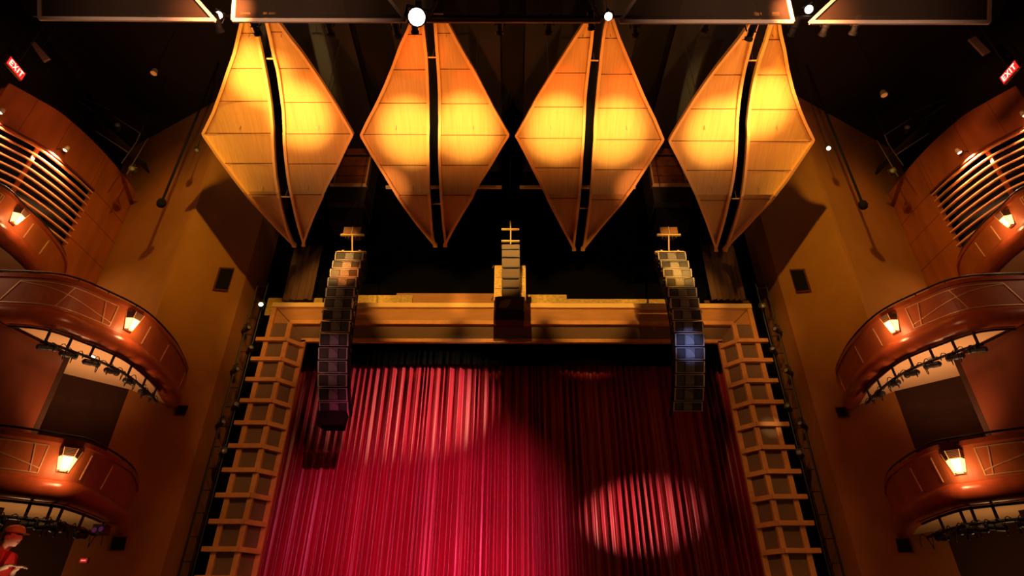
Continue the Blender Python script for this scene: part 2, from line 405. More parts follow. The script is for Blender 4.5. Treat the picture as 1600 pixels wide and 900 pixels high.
S.append(dict(L=[(28,916),(34,912.5),(72.5,887.5),(112.5,862.5),(152.5,837.5),(185,820),(212,804.5),(216,807.5),(240,820),(266.7,833),(306.7,853),(340,870),(390,896.5)],
              R=[(28,930),(35,928.7),(72.5,925),(105,921),(150,916),(185,914.5),(217.5,913),(243,911),(280,909),(310,906.7),(343,903),(390,897.5)],
              seams=[59,114,167,216,262,310], bk=(917,929), hot=(872,200)))
S.append(dict(L=[(28,947),(45,942.5),(72.5,938.7),(110,935),(150,931),(190,927.5),(217.5,927),(243,925),(280,923),(316.7,920),(343,916.7),(390,910)],
              R=[(28,959),(55,967.5),(85,980),(115,992.5),(150,1007),(185,1024),(217,1037.5),(221,1035.5),(256.7,1013),(293,990),(320,969),(350,943),(390,911)],
              seams=[60,116,169,218,265,312], bk=(948,958), hot=(960,205)))
S.append(dict(L=[(28,1175),(36.7,1170),(59,1154.4),(81,1136.7),(103,1119),(128,1101),(154.4,1083),(183,1065.5),(208,1050),(219,1044),(224,1046),(249,1059),(275.5,1072),(313,1090),(346.7,1103),(391,1118)],
              R=[(28,1187),(56.7,1177.8),(79,1172),(103,1165.5),(130,1160),(156.7,1156),(188,1153),(200,1152.7),(229,1151.8),(255.5,1150),(280,1146.7),(304,1142),(338,1134.4),(364.4,1127),(391,1119)],
              seams=[62,117,170,220,266,313], bk=(1179,1189), hot=(1124,205)))
S.append(dict(L=[(28,1206),(41,1201),(68,1193),(88,1185.5),(112,1179),(139,1173),(165.5,1169),(192,1166),(213,1166.7),(240,1165),(271,1162),(295.5,1159),(320,1154.4),(351,1145.5),(391,1132)],
              R=[(28,1217.5),(52,1221),(76.7,1226.7),(108,1232),(141,1240),(170,1250),(192,1259),(218,1272),(222,1270),(249,1252),(282,1230),(313,1205.5),(333,1185.5),(358,1163),(375.5,1145.5),(391,1133)],
              seams=[62,117,171,221,266,311], bk=(1207,1217), hot=(1192,165)))
SLAB = ['leftmost curved diamond sail', 'orange diamond sail, second from left', 'orange diamond sail, third from left', 'orange diamond sail, fourth from left',
        'orange diamond sail, fifth from left', 'orange diamond sail, third from right', 'orange diamond sail, second from right', 'rightmost curved diamond sail']
SX = [' with yellow glow near its inner edge', ' with a straight outer upper edge', ' below the bright white lamp', ' on the left side of the middle gap', ' on the right side of the middle gap',
      ' below the second white lamp', ' with its top behind a hanging spotlight', ' with a red patch above its outer corner']
for i, s in enumerate(S):
    y0, y1 = s['L'][0][0], min(s['L'][-1][0], s['R'][-1][0])
    ys = sorted(set([y0 + (y1 - y0) * k / 46 for k in range(47)] + [p[0] for p in s['L'] if 200 < p[0] < 226] + [p[0] for p in s['R'] if 200 < p[0] < 226]))
    ys = [y for y in ys if y0 <= y <= y1]
    rows = []
    for y in ys:
        l, r = lerp_tab(s['L'], y), lerp_tab(s['R'], y)
        rows.append([spt(l + (r - l) * k / 10, y, 0.012 * (1 - (k / 5 - 1) ** 2)) for k in range(11)])
    root = thing('acoustic_sail', spt((lerp_tab(s['L'], 210) + lerp_tab(s['R'], 210)) / 2, 210), SLAB[i] + SX[i], 'ceiling reflector', 'hanging diamond acoustic sails')
    m = MB(); n = 11; k0 = len(rows)
    up = Vector((0, .02, .05))
    vs = [p for r in rows for p in r] + [p + up for r in rows for p in r]; fs = []; o2 = k0 * n
    for a in range(k0 - 1):
        for b in range(n - 1):
            fs.append((a * n + b, a * n + b + 1, (a + 1) * n + b + 1, (a + 1) * n + b))
            fs.append((o2 + (a + 1) * n + b, o2 + (a + 1) * n + b + 1, o2 + a * n + b + 1, o2 + a * n + b))
        fs.append((a * n, (a + 1) * n, o2 + (a + 1) * n, o2 + a * n)); fs.append((a * n + n - 1, o2 + a * n + n - 1, o2 + (a + 1) * n + n - 1, (a + 1) * n + n - 1))
    for b in range(n - 1):
        fs.append((b + 1, b, o2 + b, o2 + b + 1)); q = (k0 - 1) * n; fs.append((q + b, q + b + 1, o2 + q + b + 1, o2 + q + b))
    m.add(vs, fs).build('reflector_panel', SAIL, root, smooth=False)
    # edge trims
    for side, tb, sg in (('L', s['L'], 1), ('R', s['R'], -1)):
        pts = [spt(lerp_tab(tb, y) + sg * 2.0, y) for y in ys]
        nr = []
        for j, y in enumerate(ys):
            a, b = spt(800, y - 2), spt(800, y + 2); t = (b - a).normalized(); nr.append(Vector((0, -t.z, t.y)) if t.y > 0 else Vector((0, t.z, -t.y)))
        MB().bar(pts, 0.075, 0.13, nr).build('edge_trim', SAILRIM, root)
    for y in s['seams']:
        sm = MB()
        l, r = lerp_tab(s['L'], y) + 4, lerp_tab(s['R'], y) - 4
        pts = [spt(l + (r - l) * k / 10, y, 0.012 * (1 - (k / 5 - 1) ** 2)) for k in range(11)]
        sm.bar([p + Vector((0, -.003, -.006)) for p in pts], 0.016, 0.012, (0, -.3, -1)).build('panel_joint', SEAM, root)
    # top bracket with a slot
    a, b = s['bk']
    bk = MB()
    for (xa, ya, xb, yb) in ((a, 21.5, b, 21.5), (a, 27.5, b, 27.5)): bk.bar([spt(xa, ya), spt(xb, yb)], .045, .08, (0, -.3, -1))
    bk.bar([spt(a + 1.2, 20.5), spt(a + 1.2, 29)], .05, .08, (0, -.3, -1)); bk.bar([spt(b - 1.2, 20.5), spt(b - 1.2, 29)], .05, .08, (0, -.3, -1))
    bk.bar([spt((a + b) / 2 - 3, 25), spt((a + b) / 2 + 3, 24)], .04, .06, (0, -.3, -1))
    bk.build('top_bracket', SAILRIM, root)
    # hanging wires up to the ceiling
    for y in (60, 205, 300):
        hw = MB()
        p = spt((lerp_tab(s['L'], y) + lerp_tab(s['R'], y)) / 2, y) + Vector((0, 0, .05)); hw.tube([p, (p.x, p.y, 18.12 if p.y > 9.5 and (abs(p.x) < 3.75 or 5.2 < abs(p.x) < 7.8) else 18.9)], .008, 5).build('hanging_wire', STEEL, root)
# clips bridging each pair
for i, (xa, xb, y, w) in enumerate([(416, 427, 94, 1), (437, 453, 310, 1), (668, 683, 92, 1), (674, 688, 321, 1), (921, 935, 97, 1), (906, 920, 328, 1), (1169, 1186, 97, 1), (1144, 1158, 313, 1)]):
    a, b = spt(xa, y), spt(xb, y); up = Vector((0, 0, .06))
    t = thing('spacer_clip', (a + b) / 2 + up, ['upper', 'lower'][i % 2] + ' metal spacer clip in the slot of the ' + ['leftmost', 'second', 'third', 'rightmost'][i // 2] + ' pair of sails', 'clip', 'clips between paired sails')
    MB().bar([a + up, b + up], .03, .03, (0, 0, 1)).build('clip_bar', RIGB, t)
    MB().tube([(a + b) / 2 + up, (a + b) / 2 + up + Vector((.02, 0, .3))], .012, 6).build('clip_post', STEEL, t)

# ================================================================= SPEAKER ARRAYS
def speaker_cab(root, c, up, w, h, d, front=None, kind='main'):
    X = Vector((1, 0, 0)); up = (up - X * up.dot(X)).normalized(); n = X.cross(up)   # toward +Y / back
    if n.y < 0: n = -n
    f = -n
    fw = w / 2; bw = w * .36
    q1 = [c + f * 0 + X * a * fw + up * b * h / 2 for a, b in ((-1, -1), (1, -1), (1, 1), (-1, 1))]
    q2 = [c - f * d + X * a * bw + up * b * h * .42 for a, b in ((-1, -1), (1, -1), (1, 1), (-1, 1))]
    cab = MB().hexa(q1, q2).build('speaker_cabinet', SPKB, root)
    ax = (X, f, up)
    if kind == 'main':
        for s in (-1, 1):
            g = MB()   # recessed woofer bay: wedge-shaped
            x0, x1 = s * w * .455, s * w * .19
            g.hexa([c + X * x0 + f * .028 - up * h * .40, c + X * x1 + f * .004 - up * h * .34, c + X * x1 + f * .004 + up * h * .34, c + X * x0 + f * .028 + up * h * .40],
                   [c + X * x0 - f * .005 - up * h * .40, c + X * x1 - f * .005 - up * h * .34, c + X * x1 - f * .005 + up * h * .34, c + X * x0 - f * .005 + up * h * .40])
            g.build('woofer_grille', SPKG, cab)
            MB().box(c + X * s * w * .485 + f * .03, (.022, .06, h * .96), ax).build('side_rail', SPKR, cab)
        g = MB().box(c + f * .012, (w * .32, .024, h * .82), ax); g.build('horn_plate', mat('horn_plate', (.17, .145, .14), .5), cab)
        r = MB()
        for k in range(6):
            rad = w * (.06 + .045 * k); pts = []
            for a in range(0, 9):
                an = math.radians(5 + a * 10); x = -w * .14 + rad * math.cos(an); z = -h * .36 + rad * math.sin(an)
                if abs(x) < w * .15 and abs(z) < h * .38: pts.append(c + X * x + up * z + f * .03)
            if len(pts) > 1: r.bar(pts, .010, .012, f)
        r.build('horn_fins', SPKH, cab)
        e = MB()
        for s in (-1, 1): e.box(c + up * s * h * .47 + f * .02, (w, .04, .012), ax)
        e.build('cabinet_edge', SPKR, cab)
        for s in (-1, 1):
            pl = MB(); pl.box(c + X * s * (w / 2 + .02) - f * .1 + up * h * .3, (.05, .16, .05), ax)
            pl.box(c + X * s * (w / 2 + .015) - f * .20 + up * h * .1, (.03, .14, .05), ax)
            pl.build('rigging_plate', METAL, cab)
    else:
        MB().box(c + f * .012, (w * .94, .024, h * .86), ax).build('front_grille', mat('brown_grille', (.10, .045, .018), .5), cab)
    return cab

BND = [393.6, 408, 420, 433.6, 449.4, 465, 483, 501, 520, 542, 562.6, 583.4, 605, 627, 643]
YT = [(393, 14.2), (420, 14.25), (449, 14.4), (483, 14.6), (520, 14.85), (562, 15.2), (605, 15.6), (645, 16.05)]
CXL = [(393, 548.5), (420, 540), (449, 533), (483, 528), (520, 523), (562, 520), (605, 520), (645, 522.5)]
CXR = [(393, 1047), (433, 1060), (465, 1068), (501, 1074.5), (542, 1078), (583, 1078), (627, 1075.6), (645, 1073)]
for tb, nm, lab in ((CXL, -1, 'long curved hanging line of speakers over the left of the curtain'), (CXR, 1, 'long curved hanging line of speakers over the right of the curtain')):
    pp = [atY(lerp_tab(tb, y), y, lerp_tab(YT, y)) for y in BND]
    root = thing('line_array', pp[0] + Vector((0, 0, .1)), lab, 'speaker array', 'main speaker arrays')
    for a, b in zip(pp, pp[1:]):
        speaker_cab(root, (a + b) / 2, (a - b), .82, (a - b).length * .90, .48)
    # back cables
    cb = MB()
    for k in range(3): cb.tube([p + Vector((-nm * .36 - .02 * k * nm, .30 + .05 * k + .04 * random.random(), 0)) for p in pp], .015, 6)
    cb.build('cable_bundle', CABLE, root)
    top = pp[0]
    bm = MB(); bm.box(top + Vector((0, .1, .05)), (.86, .10, .05)); bm.box(top + Vector((-.25, .3, .05)), (.06, .6, .05)); bm.box(top + Vector((.25, .3, .05)), (.06, .6, .05)); bm.build('top_frame', RIGB, root)
    # fly rod to the beam above
    mid = atY(lerp_tab(tb, 393) + (2 if nm < 0 else -2), 368, 14.3)
    MB().tube([top + Vector((0, .12, .07)), mid], .022, 8).build('fly_link', RIGB, root)
    bt = MB(); bt.box(mid + Vector((0, 0, .02)), (.72, .07, .045)); bt.build('fly_bar', RIGB, root)
    ld = MB(); [ld.tube([mid + Vector((x, 0, 0)), mid + Vector((x, 0, -.10))], .006, 5) for x in (-.2, -.1, .1, .22)]; ld.build('shackles', STEEL, root)
    ch = MB(); ch.tube([mid + Vector((0, .05, .04)), (mid.x, mid.y + .05, 18.9)], .012, 6); ch.build('hoist_chain', METAL, root)
    # small fill speaker riding over the fly bar
    c = mid + Vector((.03 * nm, .12, .20))
    t = thing('fill_speaker', c, 'small amber-lit speaker on the fly bar over the ' + ('left' if nm < 0 else 'right') + ' array', 'speaker', 'small speakers over the arrays')
    MB().hexa([c + Vector((x, -.1, z)) for x, z in ((-.28, -.14), (.28, -.14), (.28, .14), (-.28, .14))], [c + Vector((x, .25, z)) for x, z in ((-.2, -.12), (.2, -.12), (.2, .12), (-.2, .12))]).build('speaker_cabinet', SPKB, t)
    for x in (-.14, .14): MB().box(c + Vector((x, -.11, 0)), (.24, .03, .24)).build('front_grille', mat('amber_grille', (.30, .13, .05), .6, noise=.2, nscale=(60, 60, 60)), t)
    MB().box(c + Vector((0, -.12, 0)), (.02, .03, .27)).build('divider', RIGB, t)
# drop unit under the left array
p = atY(521, 658, 16.1)
t = thing('under_hang_speaker', p, 'black box hanging below the lowest speaker of the left array', 'speaker')
MB().hexa([p + Vector((x, -.25, z)) for x, z in ((-.36, -.20), (.36, -.20), (.40, .22), (-.40, .22))], [p + Vector((x, .25, z)) for x, z in ((-.3, -.20), (.3, -.20), (.34, .22), (-.34, .22))]).build('speaker_cabinet', BLACK, t)
MB().box(p + Vector((0, -.26, 0)), (.66, .02, .34)).build('front_grille', BLACK, t)

# centre cluster
bd = [381.3, 390, 402.7, 419, 436, 450.7, 464]
yt = [(381, 14.3), (464, 14.9)]
pp = [atY(798, y, lerp_tab(yt, y)) for y in bd]
root = thing('centre_speaker_cluster', pp[0] + Vector((0, 0, .1)), 'narrow column of speakers with a large box at its foot, hanging mid-stage', 'speaker array')
for a, b in zip(pp, pp[1:]):
    speaker_cab(root, (a + b) / 2, (a - b), .54, (a - b).length * .88, .4, kind='small')
a, b = atY(796.5, 464, 14.6), atY(796.5, 486, 14.85)
cab = speaker_cab(root, (a + b) / 2, (a - b), .84, (a - b).length * 1.0, .5, kind='box')
r = MB(); c = (a + b) / 2; up = (a - b).normalized(); f = -Vector((1, 0, 0)).cross(up); f = f if f.y < 0 else -f
for k in range(6):
    rad = .06 + .04 * k
    r.bar([c + Vector((1, 0, 0)) * (-.05 + rad * math.cos(math.radians(t))) + up * (-.1 + rad * .9 * math.sin(math.radians(t))) + f * .03 for t in range(70, 185, 14)], .014, .012, f)
r.build('horn_fins', RIGB, cab)
e = MB(); [e.box(c + Vector((x, 0, 0)) + f * .02, (.03, .05, (a - b).length), (Vector((1, 0, 0)), f, up)) for x in (-.42, .42)]; e.build('side_rail', RIGB, cab)
b2 = atY(796.5, 500, 15.0)
MB().hexa([Vector((b.x + x, b.y + y, b.z)) for x, y in ((-.42, -.02), (.42, -.02), (.40, .5), (-.40, .5))][::-1], [Vector((b2.x + x, b2.y + y, b2.z)) for x, y in ((-.42, 0), (.42, 0), (.40, .5), (-.40, .5))][::-1]).build('lower_cabinet', SPKB, root)
for y, nmm in ((377, 'fly_bar'), (358.5, 'fly_bar')):
    q = atY(797.5, y, 14.3); MB().box(q, (.54, .06, .045)).build(nmm, RIGB, root)
q1, q2, q3 = atY(798, 377, 14.3), atY(798, 358, 14.3), atY(797, 345, 14.3)
MB().tube([pp[0], q1, q2, q3], .02, 8).build('fly_link', RIGB, root)
MB().tube([q3, (q3.x, q3.y, 18.9)], .010, 6).build('hoist_chain', METAL, root)
# pair of tall cabinets behind the column, yellow light put into their colour
for (xa, xb, nm) in ((773.5, 786, 'left'), (808, 820.5, 'right')):
    a, b = atY(xa, 416, 15.5), atY(xb, 416, 15.5); z0 = atY(xa, 470, 15.5).z
    t = thing('column_speaker', ((a.x + b.x) / 2, 15.5, z0), 'tall yellow-lit cabinet showing on the ' + nm + ' of the centre speaker column', 'speaker', 'yellow cabinets behind the centre column')
    MB().box(((a.x + b.x) / 2, 15.65, (a.z + z0) / 2), (b.x - a.x, .3, a.z - z0)).build('speaker_cabinet', YLIT, t)
    e = MB(); [e.box((x, 15.49, (a.z + z0) / 2), (.025, .03, a.z - z0)) for x in (a.x, b.x)]; [e.box(((a.x + b.x) / 2, 15.49, z0 + (a.z - z0) * k), (b.x - a.x, .03, .025)) for k in (0, .35, .68, 1)]; e.build('edge_frame', RIGB, t)
    e = MB(); e.tube([(a.x + (-.04 if nm == 'left' else .2), 15.48, a.z + .02), (a.x + (-.08 if nm == 'left' else .26), 15.48, a.z - .08)], .014, 6); e.build('lifting_eye', STEEL, t)

# big speaker housings between the sails
for s, xs, nm in ((-1, (528, 578, 524, 586, 516, 574), 'left'), (1, (1017, 1066, 1012, 1072, 1018, 1078), 'right')):
    Yh = 15.6
    x0, x1 = xs[0], xs[1]
    a, b = atY(x0, 232, Yh), atY(x1, 232, Yh); c0, d0 = atY(xs[4], 292, Yh), atY(xs[5], 292, Yh)
    xm = (c0.x + d0.x) / 2; w = (d0.x - c0.x); zt, zb = a.z, c0.z
    root = thing('speaker_housing', (xm, Yh, zb - 1.0), 'large boxed speaker housing behind the ' + nm + ' gap between sails', 'speaker housing', 'boxed housings between the sails')
    MB().box((xm, Yh + .55, (zt + zb) / 2 + .3), (w, .9, zt - zb + .6)).build('housing_box', CEILP, root)
    g = MB(); n = 3; hh = (zt - zb - .45)
    for k in range(n): g.box((xm, Yh + .08, zb + .12 + (k + .5) * hh / n), (w * .8, .05, hh / n * .86))
    g.build('speaker_grille', mat('orange_lit_grille', (.34, .12, .05), .55, noise=.25, nscale=(7, 7, 7)), root)  # orange light on the housing front painted into the grille colour
    MB().box((xm, Yh + .08, zt - .08), (w * .8, .05, .26)).build('upper_grille', MATS['orange_lit_grille'], root)
    e = MB(); [e.box((xm + x * w * .43, Yh + .05, (zt + zb) / 2), (.05, .08, zt - zb)) for x in (-1, 1)]; e.build('grille_frame', RIGB, root)
    MB().box((xm, Yh - .02, zb), (w * .98, .3, .06)).build('front_ledge', RIGB, root)
    z2 = atY(x0, 318, Yh).z
    MB().hexa([(xm - w * .5, Yh - .05, z2), (xm + w * .5, Yh - .05, z2), (xm + w * .5, Yh - .05, zb - .04), (xm - w * .5, Yh - .05, zb - .04)], [(xm - w * .5, Yh + 1.1, z2), (xm + w * .5, Yh + 1.1, z2), (xm + w * .5, Yh + 1.1, zb - .04), (xm - w * .5, Yh + 1.1, zb - .04)]).build('lower_box', CEILP, root)
    z3 = atY(x0, 352, Yh + .6).z
    MB().hexa([(xm - w * .45, Yh + .35, z3), (xm + w * .45, Yh + .35, z3), (xm + w * .45, Yh + .2, z2 + .01), (xm - w * .45, Yh + .2, z2 + .01)], [(xm - w * .45, Yh + 1.1, z3), (xm + w * .45, Yh + 1.1, z3), (xm + w * .45, Yh + 1.1, z2 + .01), (xm - w * .45, Yh + 1.1, z2 + .01)]).build('lower_chamber', BLACK, root)
    hw = MB(); [hw.tube([(xm + x, Yh + .6, zt + .5), (xm + x, Yh + .6, 18.9)], .02, 6) for x in (-.4, .4)]; hw.build('hanger_rod', METAL, root)
# lighting battens seen between the sails
for xa, xb, nm in ((603, 784, 'left'), (812, 993, 'right')):
    a, b = atY(xa, 292.5, 15.3), atY(xb, 292.5, 15.3)
    t = thing('batten', ((a.x + b.x) / 2, a.y, a.z), 'horizontal orange-lit batten behind the ' + nm + ' middle pair of sails', 'batten', 'battens behind the sails')
    MB().bar([a, b], .09, .09, (0, 0, 1)).build('batten_bar', RIGB, t)
    hw = MB(); [hw.tube([(x, a.y, a.z + .04), (x, a.y, 18.12)], .008, 5) for x in (a.x + .9, b.x - .9)]; hw.build('hanging_wire', STEEL, t)

# ================================================================= BALCONIES
RAILS = {
 'upper': (9.8, [(-60, 262), (0, 289.5), (19, 302.7), (38, 321.6), (62, 344), (85, 370.7), (99, 392), (103.6, 408.5), (102, 427)]),
 'mid': (6.8, [(-70, 424), (0, 425), (100, 432), (170, 458), (230, 490), (270, 530), (287, 560)]),
 'lower': (3.47, [(-90, 664), (0, 668), (100, 683), (150, 695), (205, 730), (215, 757)]),
}
INFO = {
 'upper': dict(rect=(-45, 12), sconce=36, bars=(56, 80), pipe=None, words='top'),
 'mid': dict(rect=(14, 190), sconce=216, bars=(238, 266), pipe=(110, 280), words='middle'),
 'lower': dict(rect=(-60, 83), sconce=119, bars=(150, 183), pipe=(-60, 196), words='bottom'),
}
SC = {'upper': -.42, 'mid': -.44, 'lower': -.46}
lights_todo = []
for s, nm in ((1, 'left'), (-1, 'right')):
    fx = (lambda v: Vector(v)) if s == 1 else (lambda v: Vector((-v[0], v[1], v[2])))
    for lv, (H, px) in RAILS.items():
        inf = INFO[lv]
        base = [atZ(x, y, H) for x, y in px]
        end = base[-1]
        tail = {'upper': [(-.12, .4), (-.3, .7)], 'mid': [(-.25, .7), (-.75, .95)], 'lower': [(-.45, .55), (-.85, .65)]}[lv]
        base += [end + Vector((a, b, 0)) for a, b in tail]
        pts = catmull(base, 10)
        N = len(pts); nrm = []
        for i in range(N):
            t = (pts[min(i + 1, N - 1)] - pts[max(i - 1, 0)]); t.z = 0; t.normalize(); nrm.append(Vector((t.y, -t.x, 0)))  # outward (to the hall)
        def at(i, off, h):
            i = max(0, min(N - 1.001, i)); k = int(i); u = i - k
            p = pts[k] * (1 - u) + pts[k + 1] * u; n = (nrm[k] * (1 - u) + nrm[k + 1] * u).normalized()
            return fx(p + n * off + Vector((0, 0, h)))
        def idx(pxx):
            best = min(range(N), key=lambda i: abs(proj(pts[i])[0] - pxx) + (0 if i < N * .8 else 50)); return best
        def off_at(h): return -.06 * (-h - .12) / .66
        mid = fx(pts[N // 2])
        root = thing('balcony', (mid.x, mid.y, mid.z - 1.2), inf['words'] + ' curved wooden box balcony on the ' + nm + ' wall', 'balcony', 'curved wooden box balconies')
        def sweep(prof, name, m, smooth=True, closed=True):
            mb = MB(); k = len(prof); vs = []; fs = []
            for i in range(N):
                for o_, h in prof: vs.append(at(i, o_, h) if i < N - 1 else fx(pts[-1] + nrm[-1] * o_ + Vector((0, 0, h))))
            for i in range(N - 1):
                for j in range(k if closed else k - 1):
                    a, b = i * k + j, i * k + (j + 1) % k; c, d = (i + 1) * k + (j + 1) % k, (i + 1) * k + j
                    fs.append((a, b, c, d) if s == -1 else (d, c, b, a))
            fs.append(tuple(range(k))); fs.append(tuple((N - 1) * k + j for j in range(k))[::-1])
            mb.add(vs, fs); return mb.build(name, m, root, smooth=smooth)
        sweep([(.02, -.12), (-.04, -.78), (-.16, -.78), (-.12, -.12)], 'fascia', FASCIA, False)
        sweep([(.05, -.04), (.05, -.13), (-.14, -.13), (-.14, -.04)], 'coping', ROLL_M, False)
        R = [(.02 + .16 * math.sin(a) * 1.0 - .06, -.97 + .21 * math.cos(a)) for a in [math.pi * k / 8 for k in range(9)]]
        sweep(R + [(-.22, -1.18), (-.22, -.76)], 'roll_moulding', ROLL_M, True)
        tb = MB(); tb.tube([at(i, -.02, .05) for i in range(N)], .022, 8); tb.build('top_rail', METAL, root, smooth=True)
        for i in range(2, N - 1, 7): MB().tube([at(i, -.02, -.05), at(i, -.02, .05)], .012, 6).build('rail_post', METAL, root)
        # soffit (underside) and deck
        back = {'upper': [(-13.75, 13.8), (-14.2, 6)], 'mid': [(-9.80, 14.55), (-9.95, 14.5), (-11.3, 13.4), (-12, 12.6), (-12, 8)], 'lower': [(-9.86, 14.4), (-11.0, 13.2), (-11.6, 12.55), (-11.6, 8)]}[lv]
        poly = [fx(pts[i] + nrm[i] * -.12) for i in range(N)] + [fx(Vector((x, y, 0))) for x, y in back]
        zs = H + EYE - 1.12
        poly = [Vector((p.x, p.y, zs)) for p in poly]
        if s == 1: poly = poly[::-1]
        MB().slab(poly, (0, 0, .12)).build('soffit', SOFFIT, root)
        # inlaid strips
        def inlay(i0, h0, i1, h1, name='inlay_strip', wdt=.022, m=INLAY, o_=.012):
            k = max(2, int(abs(i1 - i0) * 1.5) + 2); q = [at(i0 + (i1 - i0) * u / (k - 1), off_at(h0 + (h1 - h0) * u / (k - 1)) + o_ + .012, h0 + (h1 - h0) * u / (k - 1)) for u in range(k)]
            n = at(i0, 1, 0) - at(i0, 0, 0)
            return q, n
        im = None
        i0, i1 = idx(inf['rect'][0]), idx(inf['rect'][1]); dl = i1 - i0
        for a, b, c, d in ((i0 + dl * .10, -.2, i1, -.2), (i0, -.70, i1, -.70), (i0, -.70, i0 + dl * .1, -.2), (i1, -.2, i1, -.70), (i0 + dl * .1, -.22, i1, -.62), (i0 + dl * .52, -.2, i0 + dl * .42, -.70), (i0 + dl * .86, -.2, i0 + dl * .92, -.70)):
            q, n = inlay(a, b, c, d); nn = [(at(max(0, min(N - 1.01, a + (c - a) * u / (len(q) - 1))), 1, 0) - at(max(0, min(N - 1.01, a + (c - a) * u / (len(q) - 1))), 0, 0)) for u in range(len(q))]
            MB().bar(q, .020, .014, nn).build('inlay_strip', INLAY, root)
        for bx in inf['bars']:
            k = idx(bx); q, n = inlay(k, -.22, k - .4, -.70); MB().bar(q, .028, .02, n).build('inlay_strip', INLAY, root)
        k = N - 18; 
        for hh in (-.45,):
            q, n = inlay(idx(inf['bars'][0]), hh, N - 8, hh); 
        q, n = inlay(N - 15, -.2, N - 14.6, -.72); MB().bar(q, .022, .014, n).build('inlay_strip', INLAY, root)
        # sconce
        k = idx(inf['sconce']); cc = at(k, off_at(-.45), 0); T = (at(k + .5, 0, 0) - at(k - .5, 0, 0)); T.z = 0; T.normalize(); O = (at(k, 1, 0) - at(k, 0, 0)); U = Vector((0, 0, 1))
        hc = -.43
        def L(x, o_, z): return cc + T * x + O * o_ + U * (hc + z)
        t = thing('wall_sconce', L(0, .02, -.2), 'glowing lantern sconce on the front of the ' + inf['words'] + ' ' + nm + ' balcony', 'lamp', 'lantern sconces on the balcony fronts')
        def ring(z, w, d): return [L(-w, .03, z), L(-w * .6, d, z), L(w * .6, d, z), L(w, .03, z)]
        def frus(z0, w0, d0, z1, w1, d1): return MB().hexa(ring(z0, w0, d0), ring(z1, w1, d1)) if s == -1 else MB().hexa(ring(z0, w0, d0)[::-1], ring(z1, w1, d1)[::-1])
        frus(-.17, .10, .12, .06, .155, .19).build('glass_shade', LAMPG, t)
        sl = MB()
        for j in range(6):
            z = .075 + j * .025; w = .157 + .006 * j; d = .195 + .006 * j
            m2 = frus(z, w, d, z + .010, w + .002, d + .002); sl.add(m2.v, m2.f)
        sl.build('slatted_cap', mat('sconce_metal', (.20, .11, .06), .4, metal=.4), t)
        frus(.068, .13, .16, .20, .15, .18).build('cap_core', WOODD, t)
        frus(-.205, .085, .10, -.175, .10, .12).build('bottom_cup', SPKR, t)
        rb = MB()
        for xx, dd in ((-1, .03), (-.6, 1), (.6, 1), (1, .03)):
            a = L(xx * .088, (.105 if dd == 1 else .03), -.2); b = L(xx * .192, (.232 if dd == 1 else .03), .215); rb.tube([a, b], .008, 6)
        rb.build('shade_rib', INLAY, t)
        MB().box(L(0, .015, .0), (.20, .02, .42), (T, O, U)).build('back_plate', WOODD, t)
        lights_todo.append(('sconce', L(0, .40, -.16), lv, nm))
        # lighting pipe under the balcony
        if inf['pipe']:
            a, b = idx(inf['pipe'][0]), idx(inf['pipe'][1])
            c = at((a + b) / 2, -.05, -1.5)
            t = thing('lighting_pipe', c, 'curved black lighting pipe slung under the ' + inf['words'] + ' ' + nm + ' balcony', 'lighting pipe', 'lighting pipes under the balconies')
            tb = MB(); tb.tube([at(i, -.12, -1.48) for i in range(a, b + 1)], .032, 8); tb.build('pipe', METAL, t, smooth=True)
            tb = MB(); tb.tube([at(i, -.10, -1.22) for i in range(max(0, a - 6), b + 1)], .026, 8); tb.build('upper_pipe', METAL, t, smooth=True)
            st = max(3, (b - a) // 6)
            for i in range(a + 1, b, st):
                MB().bar([at(i, -.10, -1.19), at(i, -.12, -1.5)], .05, .03, (1, 0, 0)).build('hanger', METAL, t)
            j = 0
            for i in range(a + 2, b - 1, st):
                cl = at(i, -.12, -1.50)
                where = ['farthest from the stage', 'second from its outer end', 'third from its outer end', 'fourth from its outer end', 'fifth from its outer end', 'sixth from its outer end', 'seventh from its outer end', 'eighth', 'ninth'][min(j, 8)]
                tgt = at(i, -.12, -1.5) + (at(i + 1, 0, 0) - at(i - 1, 0, 0)).normalized() * 2 + Vector((0, 0, .25))
                stage_light(cl, tgt, 'black spotlight on the ' + inf['words'] + ' ' + nm + ' pipe, ' + where, scale=.72, group='spotlights under the balconies', drop=.10)
                j += 1
            # loops of cable: one continuous run
            rnd = random.Random(hash((lv, s)) % 99 + 5 if False else (3 if lv == 'mid' else 4) + s)
            cpts = []
            for i in range((b - a) * 6):
                u = a + 1 + i / 6; ph = i * .55
                big = .13 if (i // 22) % 2 else .05
                cpts.append(at(min(u + .9 * big * math.sin(ph) * 4, N - 2), -.08 + .05 * math.sin(i * .31), -1.46 - big + big * 1.2 * math.cos(ph) + .02 * rnd.random()))
            o = MB(); o.tube(cpts, .009, 5)
            o.build('looped_cable', CABLE, t, smooth=True)
        if lv == 'mid' :
            q = atZ(143, 556, H - 1.12); q = fx(q)
            t = thing('recessed_downlight', q, 'small round downlight in the pale underside of the middle ' + nm + ' balcony', 'lamp', 'downlights under the balconies')
            MB().lathe(q + Vector((0, 0, .0)), (0, 0, -1), [(.11, 0), (.11, .02), (.08, .02)], 18).build('trim_ring', SPKR, t)
            MB().lathe(q + Vector((0, 0, -.012)), (0, 0, -1), [(.078, 0), (.078, .015)], 18).build('lens', LENSY if s == 1 else LENSD, t)

